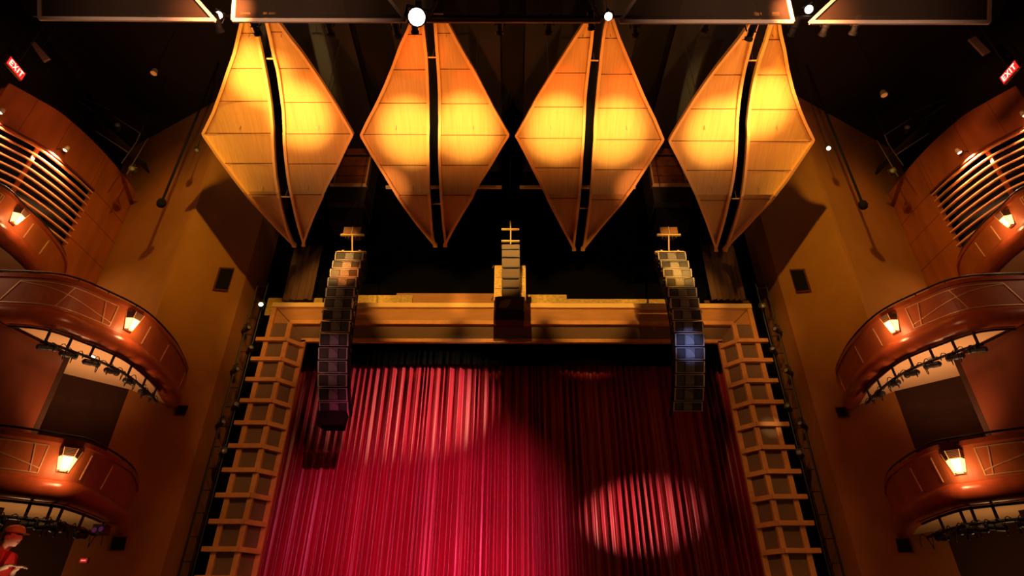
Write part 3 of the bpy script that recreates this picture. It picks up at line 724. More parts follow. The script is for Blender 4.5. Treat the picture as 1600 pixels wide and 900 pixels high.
# ================================================================= UPPER SLATTED WOODEN WALLS
ZT = 14.0
top_px = [(-60, 92), (15, 130), (60, 155), (100, 180), (150, 225), (190, 270), (227, 320)]
wp = catmull([atZ(x, y, ZT) for x, y in top_px][1:], 8)
for s, nm in ((1, 'left'), (-1, 'right')):
    def mk(m): return m if s == 1 else m.mirror()
    fx = (lambda v: Vector(v)) if s == 1 else (lambda v: Vector((-v[0], v[1], v[2])))
    Yo = 14.43; zo = 12.6 + EYE; zl = 5.7 + EYE
    w = MB(); th = Vector((-.14, 0, 0))
    w1 = [p for p in wp]
    back = [p + th for p in w1]
    def band(sub, z0, z1):
        m = MB(); n = len(sub); vs = []
        for p in sub: vs += [Vector((p.x, p.y, z0)), Vector((p.x, p.y, z1)), Vector((p.x - .14, p.y, z1)), Vector((p.x - .14, p.y, z0))]
        fs = []
        for i in range(n - 1):
            for j in range(4): fs.append((i * 4 + j, i * 4 + (j + 1) % 4, (i + 1) * 4 + (j + 1) % 4, (i + 1) * 4 + j))
        fs += [(3, 2, 1, 0), tuple((n - 1) * 4 + j for j in range(4))]
        m.add(vs, fs); return m
    iy = min(range(len(w1)), key=lambda i: abs(w1[i].y - Yo))
    b1 = band(w1, zo, ZT + EYE); b2 = band(w1[iy:], zl, zo)
    w.add(b1.v, b1.f).add(b2.v, b2.f)
    root = thing('slatted_wall', fx((w1[iy].x, w1[iy].y, zl)), 'curved cherry wood wall with horizontal slats, high above the ' + nm + ' balconies', 'wall panelling', 'slatted wood walls')
    mk(w).build('wood_cladding', WOOD, root)
    # return wall closing its stage end back to the plaster
    # slats
    for k in range(11):
        z = zo - .15 - k * .25
        sub = w1[:iy + 1]
        m = MB(); vs = []; fs = []; n = len(sub)
        for p in sub:
            vs += [Vector((p.x + .03, p.y, z + .0)), Vector((p.x + .03, p.y, z + .045)), Vector((p.x - .07, p.y, z + .045)), Vector((p.x - .07, p.y, z + .02))]
        for i in range(n - 1):
            for j in range(4): fs.append((i * 4 + j, i * 4 + (j + 1) % 4, (i + 1) * 4 + (j + 1) % 4, (i + 1) * 4 + j))
        fs += [(3, 2, 1, 0), tuple((n - 1) * 4 + j for j in range(4))]
        m.add(vs, fs); mk(m).build('slat', mat('slat_wood', (.62, .30, .14), .4), root)
    m = MB()
    for q in (w1[iy - 12], ): m.box((q.x - .20, q.y, (zo + zl) / 2), (.05, .12, zo - zl))
    mk(m).build('slat_post', WOOD, root)
    bk2 = MB(); bk2.slab([(w1[iy].x - .5, w1[iy].y + .1, zl), (w1[0].x - .9, w1[0].y, zl), (w1[0].x - .9, w1[0].y, zo + .2), (w1[iy].x - .5, w1[iy].y + .1, zo + .2)], (-.1, 0, 0))
    mk(bk2).build('recess_back', BLACK, root)
    # joints in the cladding
    j = MB()
    for z in (zo, zo - .85, zo - 1.9): j.bar([(p.x + .002, p.y, z) for p in w1[iy:]], .012, .012, (1, 0, 0))
    for i in (8, 18, 27): j.bar([(w1[i].x + .002, w1[i].y, zo), (w1[i].x + .002, w1[i].y, ZT + EYE)], .008, .008, (1, 0, 0))
    j.bar([(w1[iy].x + .002, w1[iy].y, zo), (w1[iy].x + .002, w1[iy].y, ZT + EYE)], .008, .008, (1, 0, 0))
    mk(j).build('panel_joints', SEAM, root)
    # opening shadow gap curve strip along the top of the opening
    m = MB(); m.bar([(p.x + .04, p.y, zo - .03) for p in w1[:iy + 1]], .05, .05, (0, 0, 1)); mk(m).build('opening_lip', WOODD, root)
    # small bracket downlights washing the slats
    for k, (px, py) in enumerate(((38, 206), (121, 264))):
        q = atX(px, py, -12.75 - (.25 if k == 0 else 0)); ci = min(range(len(w1)), key=lambda i: abs(w1[i].y - q.y)); q = Vector((w1[ci].x, w1[ci].y, zo + .22))
        t = thing('picture_light', fx(q), 'small bracket light over the ' + nm + ' slats, ' + ('farther from' if k == 0 else 'nearer to') + ' the stage', 'lamp', 'bracket lights over the slats')
        m = MB(); m.lathe(q + Vector((.30, 0, 0)), (-.35, 0, -1), [(.045, -.10), (.065, -.05), (.07, .05), (.06, .05)], 12); mk(m).build('lamp_head', SPKR, t)
        m = MB(); m.lathe(q + Vector((.283, 0, -.047)), (-.35, 0, -1), [(.058, 0), (.058, .01)], 12); mk(m).build('bulb', LENSY, t)
        m = MB(); m.tube([q, q + Vector((.28, 0, .05))], .012, 6); mk(m).build('bracket_arm', METAL, t)
        lights_todo.append(('slat', fx(q + Vector((.26, 0, -.12))), s, nm))

    # EXIT sign on the outer dark wall
    q = atX(25, 107, -13.55) if s == 1 else Vector((-atX(1577, 113, 13.55).x, atX(1577, 113, 13.55).y, atX(1577, 113, 13.55).z))
    q = fx(q)
    t = thing('exit_sign', q, 'glowing red EXIT sign high on the ' + nm + ' edge of the hall', 'exit sign', 'exit signs')
    Xd = Vector((0, 1, 0)) if s == 1 else Vector((0, -1, 0)); Nn = Vector((1, 0, 0)) if s == 1 else Vector((-1, 0, 0)); Uz = Vector((0, 0, 1))
    W2, H2 = .56, .26
    MB().box(q - Nn * .03, (W2 + .04, .06, H2 + .04), (Xd, Nn, Uz)).build('sign_housing', SIGNH, t)
    MB().box(q + Nn * .005, (W2, .012, H2), (Xd, Nn, Uz)).build('sign_face', EXITR, t)
    lt = MB(); sw = .026; lh = .17
    def stroke(x0, z0, x1, z1): lt.bar([q + Nn * .018 + Xd * x0 + Uz * z0, q + Nn * .018 + Xd * x1 + Uz * z1], sw, .012, Nn)
    x = -.22; h = lh / 2
    stroke(x, -h, x, h); stroke(x, h - .012, x + .09, h - .012); stroke(x, 0, x + .08, 0); stroke(x, -h + .012, x + .09, -h + .012)
    x = -.10; stroke(x, -h, x + .11, h); stroke(x, h, x + .11, -h)
    x = .065; stroke(x, -h, x, h)
    x = .11; stroke(x, h - .012, x + .12, h - .012); stroke(x + .06, h, x + .06, -h)
    lt.build('sign_letters', EXITL, t)
    hg = MB(); hg.tube([q - Nn * .03 + Uz * .14, Vector((q.x - Nn.x * .03, q.y, 18.9))], .012, 6); hg.build('hanger_rod', METAL, t)
    # tilted grey board above the sign
    a = [(47, 66), (54, 65), (77, 91), (67, 96)]
    o = MB()
    pl = [atY(x, y, 10.6) for x, y in a]
    if s == -1: pl = [Vector((-atY(x, y, 10.6).x, atY(x, y, 10.6).y, atY(x, y, 10.6).z)) for x, y in ((1600 - 52, 81), (1600 - 76, 56), (1600 - 86, 61), (1600 - 62, 86))]
    pl = [fx(p) for p in pl]
    t = thing('hanging_board', sum(pl, Vector()) / 4, 'small tilted grey board hanging in the dark above the ' + nm + ' exit sign', 'board', 'tilted boards near the ceiling')
    o.slab(pl, (0, .06, .02)).build('board', GREYP, t)
    c0 = sum(pl, Vector()) / 4
    MB().tube([c0 + Vector((0, .03, .05)), (c0.x, c0.y + .03, 18.9)], .01, 6).build('hanger_rod', METAL, t)

    # flat speakers / vents set on the walls
    def wallpanel(px, label, plan, cat='wall vent'):
        # px: four corners; plane through plan segment
        A, B = Vector((plan[0][0], plan[0][1], 0)), Vector((plan[1][0], plan[1][1], 0)); d = (B - A).normalized(); n = Vector((-d.y, d.x, 0))
        if n.dot(-A) < 0: n = -n
        q = []
        for x, y in px:
            r = ray(x, y); k = A.dot(n) / r.dot(n); q.append(Vector((r.x * k, r.y * k, r.z * k + EYE)) + n * .02)
        c0 = fx(sum(q, Vector()) / 4); t = thing('wall_vent', c0, label, cat, 'dark vents on the side walls')
        m = MB(); m.slab(q, n * .03); mk(m).build('vent_frame', WOODD, t)
        cx = sum(q, Vector()) / 4; q2 = [cx + (p - cx) * .86 + n * .035 for p in q]; m = MB(); m.slab(q2, n * .01); mk(m).build('vent_grille', BLACK, t)
    SEG = ((-8.9, 16.5), (-9.83, 14.2))
    wallpanel([(342, 418), (365, 419), (354, 455), (331, 453)], 'dark rectangular vent high on the amber ' + nm + ' wall beside the stage', SEG)
    wallpanel([(275, 633), (293, 634), (287, 650), (270, 649)], 'small dark vent half-way up the ' + nm + ' wall below the middle balcony', SEG)
    wallpanel([(174, 838), (197, 838), (192, 861), (167, 861)], 'dark square vent low on the ' + nm + ' wall beyond the bottom balcony', SEG)
    # black pole built in place of a blurred shadow on the wall
    a, b = atY(302, 232, 13.4), atY(273, 316, 13.6)
    b = Vector((a.x, a.y, a.z - 1.25))
    a = atY(287, 232, 13.2); b = atY(273, 316, 13.2); b.x = a.x; 
    t = thing('shadow_pole', fx(b), 'slim black round-ended pole standing in for a shadow on the ' + nm + ' wall', 'pole', 'poles standing in for shadows')
    m = MB(); m.tube([b, (b.x, b.y, 18.9)], .035, 8); mk(m).build('shadow_pole_shaft', BLACK, t)
    m = MB(); m.lathe(b, (0, 0, -1), [(.05, -.12), (.11, -.05), (.13, .05), (.10, .14), (.04, .18)], 14); mk(m).build('shadow_pole_foot', BLACK, t)

    # catwalk railing over the slatted wall
    t = thing('catwalk_railing', fx((-11.3, 13.5, 14.9)), 'thin dark pipe railing of a catwalk over the ' + nm + ' slatted wall', 'railing', 'catwalk railings')
    for (p0, p1) in (((125, 160), (163, 185)), ((128, 152), (172, 172)), ((150, 205), (200, 238)), ((178, 182), (219, 208)), ((198, 272), (231, 216)), ((190, 255), (213, 222)), ((219, 208), (213, 222))):
        A, B = atY(*p0, 13.6), atY(*p1, 13.9); m = MB(); m.tube([A, B], .014, 6); mk(m).build('rail', STEEL, t)
    A = atY(198, 272, 13.6); m = MB(); m.bar([atY(140, 178, 13.6), atY(230, 262, 14.2)], .5, .05, (0, 0, 1)); mk(m).build('catwalk_deck', BLACK, t)
    for p0 in ((150, 190), (219, 208)):
        A = atY(*p0, 13.8); m = MB(); m.tube([A, (A.x, A.y, 18.9)], .012, 5); mk(m).build('hanger_rod', METAL, t)
    for k, (p0, lab) in enumerate((((186, 195), 'near the bend of the railing'), ((208, 262), 'at the stage end of the railing'))):
        A = fx(atY(*p0, 13.8) + Vector((0, 0, .1))); stage_light(A, A + Vector((s * 1, -1.5, -.6)), 'unlit black spotlight on the ' + nm + ' catwalk, ' + lab, scale=.9, group='spotlights on the side catwalks')

    # lighting ladder between wall and frame
    Yl = 17.25; xa, xb = -8.82, -8.47
    t = thing('lighting_ladder', fx((-8.65, Yl, 0)), 'tall black lighting ladder in the gap between the ' + nm + ' wall and the frame', 'lighting ladder', 'lighting ladders beside the stage')
    zt = atY(398, 440, Yl).z
    for x in (xa, xb):
        m = MB(); m.tube([(x, Yl, 0), (x, Yl, zt)], .022, 8); mk(m).build('ladder_rail', METAL, t)
    z = .5
    while z < zt:
        m = MB(); m.tube([(xa, Yl, z), (xb, Yl, z)], .014, 6); mk(m).build('ladder_rung', METAL, t); z += .62
    ordn = ['topmost', 'second from top', 'third from top', 'fourth from top', 'fifth from top', 'sixth from top', 'lowest']
    for k, y in enumerate((472, 508, 540, 572, 628, 655, 700)):
        z = atY(350, y, Yl - .15).z
        lit = (k == 0 and s == 1)
        cl = fx((-8.47 if k % 2 == 0 else -8.75, Yl - .08, z + .1)); aim = cl + Vector((s * (.7 if k % 2 == 0 else 1.3), -1.0, -.1 + .1 * (k % 3)))
        if k == 0: aim = cl + Vector((s * .35, -1.0, -.35))
        m = stage_light(cl, aim, ('lit ' if lit else 'unlit ') + 'spotlight on the ' + nm + ' lighting ladder, ' + ordn[k], lit=lit, scale=.85, group='spotlights on the ladders')

# small red sign and purple-lit device, low on the left
q = atY(132, 876, 13.55)
t = thing('alarm_sign', q, 'tiny red lit sign low on the dark left wall', 'sign')
MB().box(q, (.17, .05, .10)).build('sign_housing', SIGNH, t); MB().box(q + Vector((0, -.03, 0)), (.15, .012, .08)).build('sign_face', mat('dim_red', (.6, .03, .02), .5, emit=(1, .02, .01), es=.25), t)
MB().box(q + Vector((.0, -.04, .0)), (.10, .01, .018)).build('sign_mark', mat('dim_pink', (.9, .5, .5), .5, emit=(1, .35, .35), es=.8), t)
q = atY(158, 828, 13.2)
t = thing('moving_light', q + Vector((0, 0, .3)), 'dark moving-head light with faint purple lenses below the tip of the bottom left balcony', 'stage light')
MB().box(q, (.26, .22, .20)).build('base', METAL, t)
MB().lathe(q + Vector((-.06, -.1, -.02)), (0, -1, 0), [(.05, 0), (.05, .03)], 12).build('lens', RED_TAPE, t); MB().lathe(q + Vector((.07, -.1, .0)), (0, -1, 0), [(.05, 0), (.05, .03)], 12).build('lens', RED_TAPE, t)
MB().tube([q + Vector((0, 0, .1)), q + Vector((0, 0, .42))], .02, 6).build('hanging_stem', METAL, t)
# lit lamp hanging in front of the right wall, dim one farther right, one on the left
a = atY(1300, 226, 12.9)
tl = stage_light(a + Vector((0, .2, .22)), Vector((0, 0, EYE)) , 'bright lamp hanging in front of the upper right wall', lit=True, scale=.7)
MB().tube([a + Vector((0, .2, .24)), (a.x, a.y + .2, 18.9)], .01, 6).build('hanger_rod', METAL, tl)
a = atY(302, 228, 12.9)
tl = stage_light(a + Vector((0, .2, .22)), Vector((-3, 6, 3)), 'dark lamp hanging in front of the upper left wall', scale=.7)
MB().tube([a + Vector((0, .2, .24)), (a.x, a.y + .2, 18.9)], .01, 6).build('hanger_rod', METAL, tl)
for (px, py, lb) in ((241, 113, 'faint orange pendant lamp in the darkness right of the left exit sign'), (1381, 147, 'faint orange pendant lamp in the darkness left of the right exit sign')):
    a = atY(px, py, 12)
    t = thing('pendant_lamp', a, lb, 'lamp')
    MB().lathe(a, (0, 0, -1), [(.03, -.16), (.07, -.12), (.10, .05), (.085, .05)], 12).build('lamp_head', SPKR, t)
    MB().lathe(a + Vector((0, 0, -.04)), (0, 0, -1), [(.08, 0), (.08, .02)], 12).build('bulb', mat('dim_bulb', (.8, .4, .15), .5, emit=(1, .3, .05), es=.25), t)
    MB().tube([a + Vector((0, 0, .14)), (a.x, a.y, 18.9)], .008, 5).build('cord', CABLE, t)

# ================================================================= CATWALK SCREENS AT THE TOP
YS = 6.5
def scr(px, py):
    # leaning plane through the bottom edge, rising toward the audience
    base = atY(800, 33, YS); n = Vector((0, .87, .5)); r = ray(px, py)
    k = (base - Vector((0, 0, EYE))).dot(n) / r.dot(n); return Vector((0, 0, EYE)) + r * k
PANS = [((62, 29), (336, 31.5), (255, -60), (62, -60), 'leftmost'), ((364, 32), (635, 32.5), (560, -60), (370, -60), 'second from left'),
        ((666, 32.5), (938, 33), (894, -60), (715, -60), 'middle'), ((968, 34), (1239, 34.5), (1218, -60), (1034, -60), 'second from right'), ((1265, 35), (1545, 35), (1548, -60), (1366, -60), 'rightmost')]
for bl, br, tr, tl, nm in PANS:
    q = [scr(*bl), scr(*br), scr(*tr), scr(*tl)]
    t = thing('catwalk_screen', (q[0] + q[1]) / 2, nm + ' smoky mesh screen with a pale trim along the top of the view', 'screen', 'mesh screens of the front catwalk')
    n = Vector((0, .87, .5))
    MB().slab(q, n * .01).build('mesh_panel', MESHM, t)
    MB().bar([q[0], q[1]], .065, .05, n).build('bottom_trim', TRIMM, t)
    MB().bar([q[1], q[2]], .055, .05, n).build('side_trim', TRIMM, t); MB().bar([q[0], q[3]], .055, .05, n).build('side_trim', TRIMM, t)
    h = MB(); [h.tube([p, (p.x, p.y, 18.9)], .012, 6) for p in (q[2], q[3])]; h.build('hanger_rod', METAL, t)
# catwalk behind the screens and the lamps on it
a, b = atY(60, 12, 7.1), atY(1540, 12, 7.1)
t = thing('front_catwalk_pipe', (0, 7.1, a.z), 'long dark lighting pipe behind the mesh screens at the top', 'pipe')
zp = atY(800, 26, 7.1).z
MB().tube([(a.x, 7.1, zp), (b.x, 7.1, zp)], .03, 8).build('pipe', METAL, t)
h = MB(); [h.tube([(x, 7.1, zp), (x, 7.1, 18.9)], .012, 6) for x in (-8, -4.9, -1.6, 1.65, 4.95, 8)]; h.build('hanger_rod', METAL, t)
LAMPS = [(338, 15, 1, .8, 'between the leftmost mesh screens'), (650, 18, 1, 1.9, 'over the third sail, brightest of all'), (952, 17, 1, .9, 'over the sixth sail'), (1268, 6, 1, .9, 'between the rightmost mesh screens')]
for px, py, lit, sc, w in LAMPS:
    c = atY(px, py, 7.0); drop = .22
    tl = stage_light(c + Vector((0, .12, drop * sc)), Vector((0, 0, EYE)), 'blazing white stage lamp ' + w, lit=True, scale=sc, drop=drop, group='lit lamps on the front catwalk')
LAMPS = [(340, 37, 'left of the leftmost sail'), (399, 42, 'in the slot of the leftmost pair'), (514, 43, 'between the second and third sails'), (619, 46, 'left of the brightest lamp'), (648, 39, 'just under the brightest lamp'),
         (781, 40, 'above the gap of the middle pairs'), (858, 40, 'left of the fifth sail'), (924, 33, 'at the top of the fifth sail'), (993, 44, 'right of the sixth sail'), (1105, 37, 'far left of the seventh sail'),
         (1174, 50, 'in front of the seventh sail tip'), (1240, 43, 'right of the rightmost sail'), (1290, 43, 'second beyond the rightmost sail'), (1337, 41, 'third beyond the rightmost sail')]
for px, py, w in LAMPS:
    c = atY(px, py, 7.1); L0 = Vector((c.x, 7.1, zp)); dr = L0.z - c.z
    dr = max(dr, .12)
    tl = stage_light(L0, L0 + Vector((random.uniform(-.5, .5), 3, -1.2)), 'unlit hanging spotlight ' + w, scale=.8, drop=dr / .8, group='unlit spotlights on the front catwalk')

# ================================================================= PERSON (lower left)
def skin_obj(name, V, E, Rr, m, parent, sub=2, root=0):
    me = bpy.data.meshes.new(name)
    r = parent
    while r.parent: r = r.parent
    me.from_pydata([tuple(Vector(v) - r.location) for v in V], E, []); o = bpy.data.objects.new(name, me); C.objects.link(o); o.parent = parent
    me.materials.append(m)
    sk = o.modifiers.new('skin', 'SKIN'); sk.use_smooth_shade = True
    if not me.skin_vertices: me.attributes  # layer is made with the modifier
    for i, sv in enumerate(me.skin_vertices[0].data):
        sv.radius = Rr[i] if isinstance(Rr[i], tuple) else (Rr[i], Rr[i]); sv.use_root = (i == root)
    sb = o.modifiers.new('sub', 'SUBSURF'); sb.levels = sub; sb.render_levels = sub
    return o
B = atY(20, 840, 7.5); hx, hy, hz = B.x, B.y, B.z     # head centre
fz = hz - 1.58
per = thing('person', (hx - .06, hy, fz), 'person in a tan cap and red top with both hands held forward', 'person')
def W(x, y, z): return Vector((hx - .06 + x, hy + y, fz + z))   # x forward, y to person's left, z up
# body: one continuous figure
V = []; E = []; Rr = []
def jv(p, r, link=None):
    V.append(W(*p)); Rr.append(r); i = len(V) - 1
    if link is not None: E.append((link, i))
    return i
pel = jv((0, 0, .95), (.15, .12)); sp1 = jv((0.01, 0, 1.12), (.145, .11), pel); ch = jv((.0, 0, 1.30), (.165, .12), sp1); nb = jv((0, 0, 1.42), (.07, .065), ch); nk = jv((.03, 0, 1.49), (.055, .055), nb); hd = jv((.05, 0, 1.56), (.07, .065), nk)
tips = []
for sd in (-1, 1):
    sh = jv((0, .17 * sd, 1.37), .055, ch); el = jv((.02, .25 * sd, 1.11), .045, sh); wr = jv((.16, .10 * sd, 1.24), .027, el); pm = jv((.22, .085 * sd, 1.265), (.034, .018), wr)
    hp = jv((0, .10 * sd, .88), .09, pel); kn = jv((.02, .11 * sd, .48), .06, hp); an = jv((-.02, .11 * sd, .09), .04, kn); ft = jv((.10, .12 * sd, .035), (.04, .03), an)
    tips.append(pm)
body = skin_obj('body', V, E, Rr, SKIN, per)
# fingers, each a short chain rooted in the palm
for sd in (-1, 1):
    base = W(.21, .085 * sd, 1.268)
    for k, (dy, ln) in enumerate(((-.024, .070), (-.008, .080), (.008, .075), (.024, .060))):
        p0 = base + Vector((0, dy * 1.0, 0)); p1 = base + Vector((.035, dy * 1.1, .006)); p2 = p1 + Vector((ln * .5, 0, .0)); p3 = p2 + Vector((ln * .38, 0, -.022))
        skin_obj('finger', [p0, p1, p2, p3], [(0, 1), (1, 2), (2, 3)], [.010, .0095, .0085, .007], SKIN, body, 1)
    p0 = W(.185, .075 * sd, 1.262); skin_obj('thumb', [p0, p0 + Vector((.03, -.03 * sd, .012)), p0 + Vector((.062, -.036 * sd, .008))], [(0, 1), (1, 2)], [.012, .011, .008], SKIN, body, 1)
# head shape with face
hm = MB(); n1, n2 = 20, 28; rows = []
for i in range(n1 + 1):
    th = math.pi * i / n1; row = []
    for j in range(n2 + 1):
        ph = 2 * math.pi * j / n2
        x = math.sin(th) * math.cos(ph); y = math.sin(th) * math.sin(ph); z = math.cos(th)
        X, Y, Z = x * .098, y * .076, z * .118
        if z < 0: Y *= 1 - .30 * (-z); X = X * (1 - .12 * -z) + .010 * -z
        if x > .5:
            nose = math.exp(-(y / .18) ** 2) * math.exp(-((z + .12) / .20) ** 2); X += .026 * nose
            brow = math.exp(-((z - .20) / .08) ** 2); X += .006 * brow
            eye = math.exp(-((abs(y) - .36) / .13) ** 2) * math.exp(-((z - .03) / .12) ** 2); X -= .010 * eye
            lips = math.exp(-(y / .28) ** 2) * math.exp(-((z + .48) / .07) ** 2); X += .007 * lips
            chin = math.exp(-(y / .3) ** 2) * math.exp(-((z + .82) / .14) ** 2); X += .012 * chin
        row.append(Vector((hx + X, hy + Y, hz + Z)))
    rows.append(row)
hm.grid(rows); head = hm.build('head', SKIN, body, smooth=True)
for sd in (-1, 1):
    MB().lathe(Vector((hx - .005, hy + .074 * sd, hz - .01)), (0, sd, 0), [(.022, 0), (.032, .006), (.028, .014), (.012, .010)], 12).build('ear', SKIN, body, smooth=True)
    MB().lathe(Vector((hx + .078, hy + .030 * sd, hz + .004)), (1, 0, 0), [(.004, -.006), (.012, 0), (.010, .008), (.003, .012)], 10).build('eye', mat('eye_white', (.7, .6, .55), .3), body, smooth=True)
    MB().box((hx + .091, hy + .03 * sd, hz + .026), (.010, .036, .007)).build('eyebrow', HAIR, body)
MB().bar([Vector((hx + .096, hy - .022, hz - .058)), Vector((hx + .103, hy, hz - .056)), Vector((hx + .096, hy + .022, hz - .058))], .004, .006, (1, 0, 0)).build('mouth', mat('lips', (.4, .1, .08), .5), body)
hr = MB(); rows = []
for i in range(9):
    th = math.pi * (.18 + .42 * i / 8)
    rows.append([Vector((hx - .004 + math.sin(th) * math.cos(p) * .104, hy + math.sin(th) * math.sin(p) * .083, hz + math.cos(th) * .122)) for p in [math.pi * .42 + 2 * math.pi * .58 * j / 18 for j in range(19)]])
hr.grid(rows).build('hair', HAIR, per, smooth=True)
cm = MB(); cm.lathe(Vector((hx - .004, hy, hz + .045)), (0, 0, 1), [(.106, 0), (.107, .02), (.098, .055), (.070, .085), (.02, .098)], 22)
cap = cm.build('cap', CAPM, per, smooth=True)
bm = MB(); r1 = [Vector((hx + .09 * math.cos(a), hy + .085 * math.sin(a), hz + .055)) for a in [math.radians(-70 + 14 * k) for k in range(11)]]; r2 = [Vector((hx + .06 + .115 * math.cos(a), hy + .08 * math.sin(a), hz + .042)) for a in [math.radians(-70 + 14 * k) for k in range(11)]]
bm.grid([r1, r2]); bm.grid([[p - Vector((0, 0, .006)) for p in r2], [p - Vector((0, 0, .006)) for p in r1]]); bm.grid([r2, [p - Vector((0, 0, .006)) for p in r2]]); bm.build('cap_brim', CAPM, cap)
# clothes
V2 = [W(0, 0, .90), W(0, 0, 1.12), W(0, 0, 1.31), W(0, 0, 1.425), W(0, -.18, 1.375), W(.0, -.255, 1.16), W(0, .18, 1.375), W(.0, .255, 1.16)]
shirt = skin_obj('shirt', V2, [(0, 1), (1, 2), (2, 3), (2, 4), (4, 5), (2, 6), (6, 7)], [(.175, .14), (.17, .13), (.185, .14), (.085, .08), .075, .066, .075, .066], SHIRT, per)
V3 = [W(0, 0, .96), W(0, -.1, .86), W(.02, -.11, .48), W(-.02, -.11, .12), W(0, .1, .86), W(.02, .11, .48), W(-.02, .11, .12)]
skin_obj('trousers', V3, [(0, 1), (1, 2), (2, 3), (0, 4), (4, 5), (5, 6)], [(.165, .135), .105, .08, .065, .105, .08, .065], TROUS, per)
for sd in (-1, 1):
    skin_obj('shoe', [W(-.05, .11 * sd, .05), W(.07, .12 * sd, .04), W(.15, .125 * sd, .035)], [(0, 1), (1, 2)], [(.05, .05), (.05, .04), (.04, .03)], SHOE, per, 1)
struct(MB().slab([(-9.5, 6.2, 0), (-5.2, 6.2, 0), (-5.2, 9.4, 0), (-9.5, 9.4, 0)], (0, 0, fz - .004)).build('floor_riser', FLOORM))

# ================================================================= LIGHTING
WC = [(1.0, .50, .10), (1.0, .38, .09), (1.0, .36, .09), (1.0, .38, .09), (1.0, .38, .09), (1.0, .38, .09), (1.0, .47, .13), (1.0, .36, .08)]
for i, s in enumerate(S):
    tgt = spt(*s['hot'])
    cx = (lerp_tab(s['L'], 190) + lerp_tab(s['R'], 190)) / 2; ctr = spt(cx, 140)
    spot('key_spot', (tgt.x * .95, 7.0, 9.0), tgt, 6200, (1.0, 0.66, 0.20), 19, 1.0, .05)
    spot('wash_spot', (ctr.x * .9, 7.2, 9.6), ctr, 850, WC[i], 52, .8, .05)
for px, py in ((502, 150), (655, 85), (748, 135), (872, 140), (985, 140), (1222, 140)):
    tgt = spt(px, py); spot('red_accent', (tgt.x * .95, 7.4, 9.4), tgt, 1100, (1.0, 0.10, 0.02), 16, 1.0, .05)
# curtain
spot('curtain_red', (-1.0, 5.0, 7.5), (-2.8, 19.6, 4.3), 8200, (1.0, 0.09, 0.26), 42, 1.0, .1)
spot('curtain_red_low', (0.0, 8.0, 5.5), (-1.5, 19.6, 1.6), 2900, (1.0, 0.08, 0.22), 38, 1.0, .1)
spot('curtain_pool_left', (5.6, 12.4, 9.2), atY(664, 628, 19.6), 9500, (1.0, 0.66, 0.42), 23, 1.0, .03)
spot('curtain_pool_right', (-4.2, 13.6, 4.2), atY(990, 805, 19.6), 7500, (1.0, 0.62, 0.42), 15, 1.0, .03)
# frame
for s in (-1, 1):
    for z, pw in ((10.2, 1500), (7.2, 1000), (4.2, 750), (1.4, 500)):
        spot('frame_wash', (s * 2.6, 7.5, 11.5), (s * 7.9, 17.5, z), pw, (1.0, .50, .17), 20, 1.0, .1)
for x in (-6.0, -3.2, -.4, 2.6, 5.6):
    spot('header_wash', (x * .8, 8.6, 11.2), (x, 17.5, 11.95), 2700 if abs(x) < 5 else 2000, (1.0, .55, .12), 24, .6, .03)
spot('frame_accent', (6.0, 8, 9), atY(1205, 665, 17.4), 1500, (1.0, .72, .35), 4.5, 1, .03)
for s in (-1, 1):
    spot('wall_key', (s * 5.0, 5.5, 14.5), (s * 10.9, 14.8, 12.4), 2700, (1.0, .56, .06), 50, 1.0, .10)
    spot('wall_low', (s * 1.5, 4.0, 10.5), (s * 9.3, 15.6, 9.0), 160, (1.0, .34, .10), 26, 1.0, .2)
    spot('wood_wall', (s * 4.0, 5.5, 11.0), (s * 14.0, 12.6, 14.9), 2300, (1.0, .38, .13), 34, 1.0, .1)
    spot('balcony_wash', (-s * 2.0, 3.0, 9.5), (s * 9.9, 11.3, 7.6), 1300, (1.0, .36, .14), 22, 1.0, .2)
    spot('box_glow_mid', (s * 9.2, 12.0, 4.9), (s * 9.5, 12.3, 7.2), 260, (1.0, .52, .24), 110, 1.0, .2)
    point('box_glow_low', (s * 9.5, 12.0, 2.6), 30, (1.0, .55, .22), .25)
    point('box_glow_top', (s * 12.2, 9.5, 8.9), 45, (1.0, .62, .35), .25)
for k in lights_todo:
    if k[0] == 'sconce': point('sconce_bulb', k[1], 20, (1.0, .46, .18), .08)
    else: spot('slat_light', k[1], k[1] + Vector((-k[2] * .22, 0, -1)), 900, (1.0, .55, .25), 120, .8, .03)
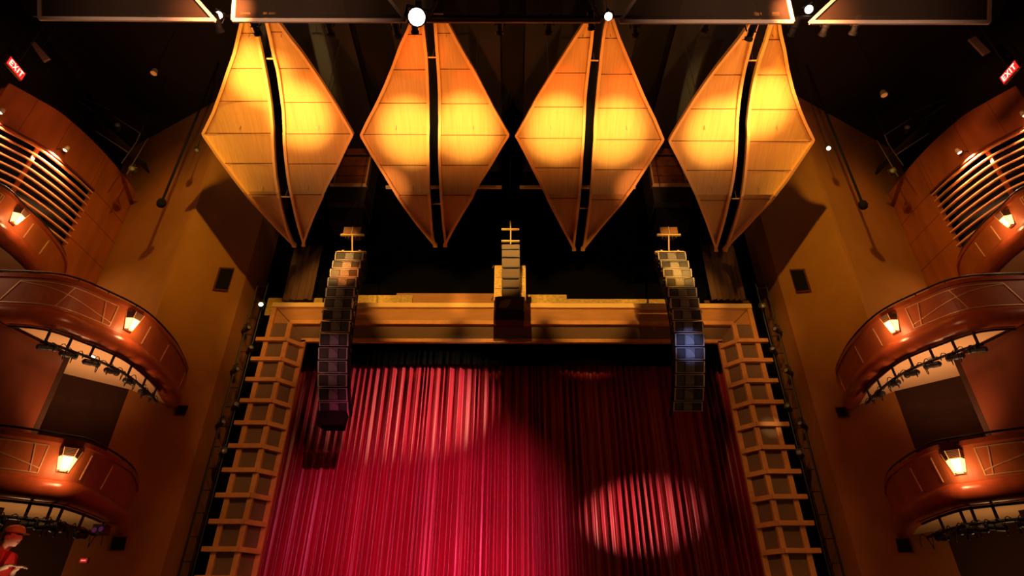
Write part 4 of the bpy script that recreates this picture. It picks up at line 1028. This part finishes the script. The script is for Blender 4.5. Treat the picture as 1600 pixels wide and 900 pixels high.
# arrays
spot('array_left', (-3.5, 8.5, 10.5), atY(540, 425, 14.3), 3600, (1.0, .27, .04), 9, 1, .05)
spot('array_left_low', (-3.0, 8.0, 7.5), atY(522, 560, 15.2), 450, (1.0, .30, .40), 12, .9, .05)
spot('array_right', (3.5, 8.5, 10.5), atY(1055, 430, 14.3), 2400, (1.0, .46, .05), 9, 1, .05)
spot('array_right_blue', (3.0, 8.0, 9.0), atY(1077, 540, 15.0), 2600, (.35, .45, 1.0), 8, 1, .05)
spot('centre_spot', (0.6, 8.5, 12.5), atY(798, 420, 15.0), 500, (1.0, .65, .15), 9, .9, .05)
# catwalk front
for s in (-1, 1):
    spot('screen_wash', (s * 4.5, 1.5, 7.0), (s * 5.2, 6.5, 11.5), 900, (1.0, .66, .45), 56, .9, .1)
    spot('housing_spot', (s * 3.0, 9.5, 9.5), (s * 4.2, 15.6, 15.6), 1100, (1.0, .42, .16), 18, .9, .05)  # added spot without a fitting, brightens the housing fronts
# person
spot('person_red', (hx + 2.2, hy - 1.6, hz + .6), (hx, hy, hz), 70, (1.0, .06, .03), 12, .6, .05)
spot('person_hands', (hx + 1.0, hy - .5, hz - 1.2), W(.22, 0, 1.26), 60, (1.0, .75, .45), 14, .5, .05)  # added narrow spot, only there to brighten the hands

wd = bpy.data.worlds.new('World'); bpy.context.scene.world = wd; wd.use_nodes = True
wd.node_tree.nodes['Background'].inputs[0].default_value = (1.0, .5, .3, 1); wd.node_tree.nodes['Background'].inputs[1].default_value = 0.006

cam = bpy.data.cameras.new('camera'); co = bpy.data.objects.new('camera', cam); C.objects.link(co)
cam.sensor_width = 36; cam.lens = F / 1600 * 36; cam.clip_end = 200
co.matrix_world = Matrix.Translation((0, 0, EYE)) @ Matrix.Rotation(math.radians(90) + PITCH, 4, 'X') @ Matrix.Rotation(ROLL, 4, 'Z')
sc = bpy.context.scene; sc.camera = co
sc.view_settings.view_transform = 'Standard'; sc.view_settings.look = 'None'; sc.view_settings.exposure = 0.0; sc.view_settings.gamma = 1.0
sc.view_settings.use_curve_mapping = False
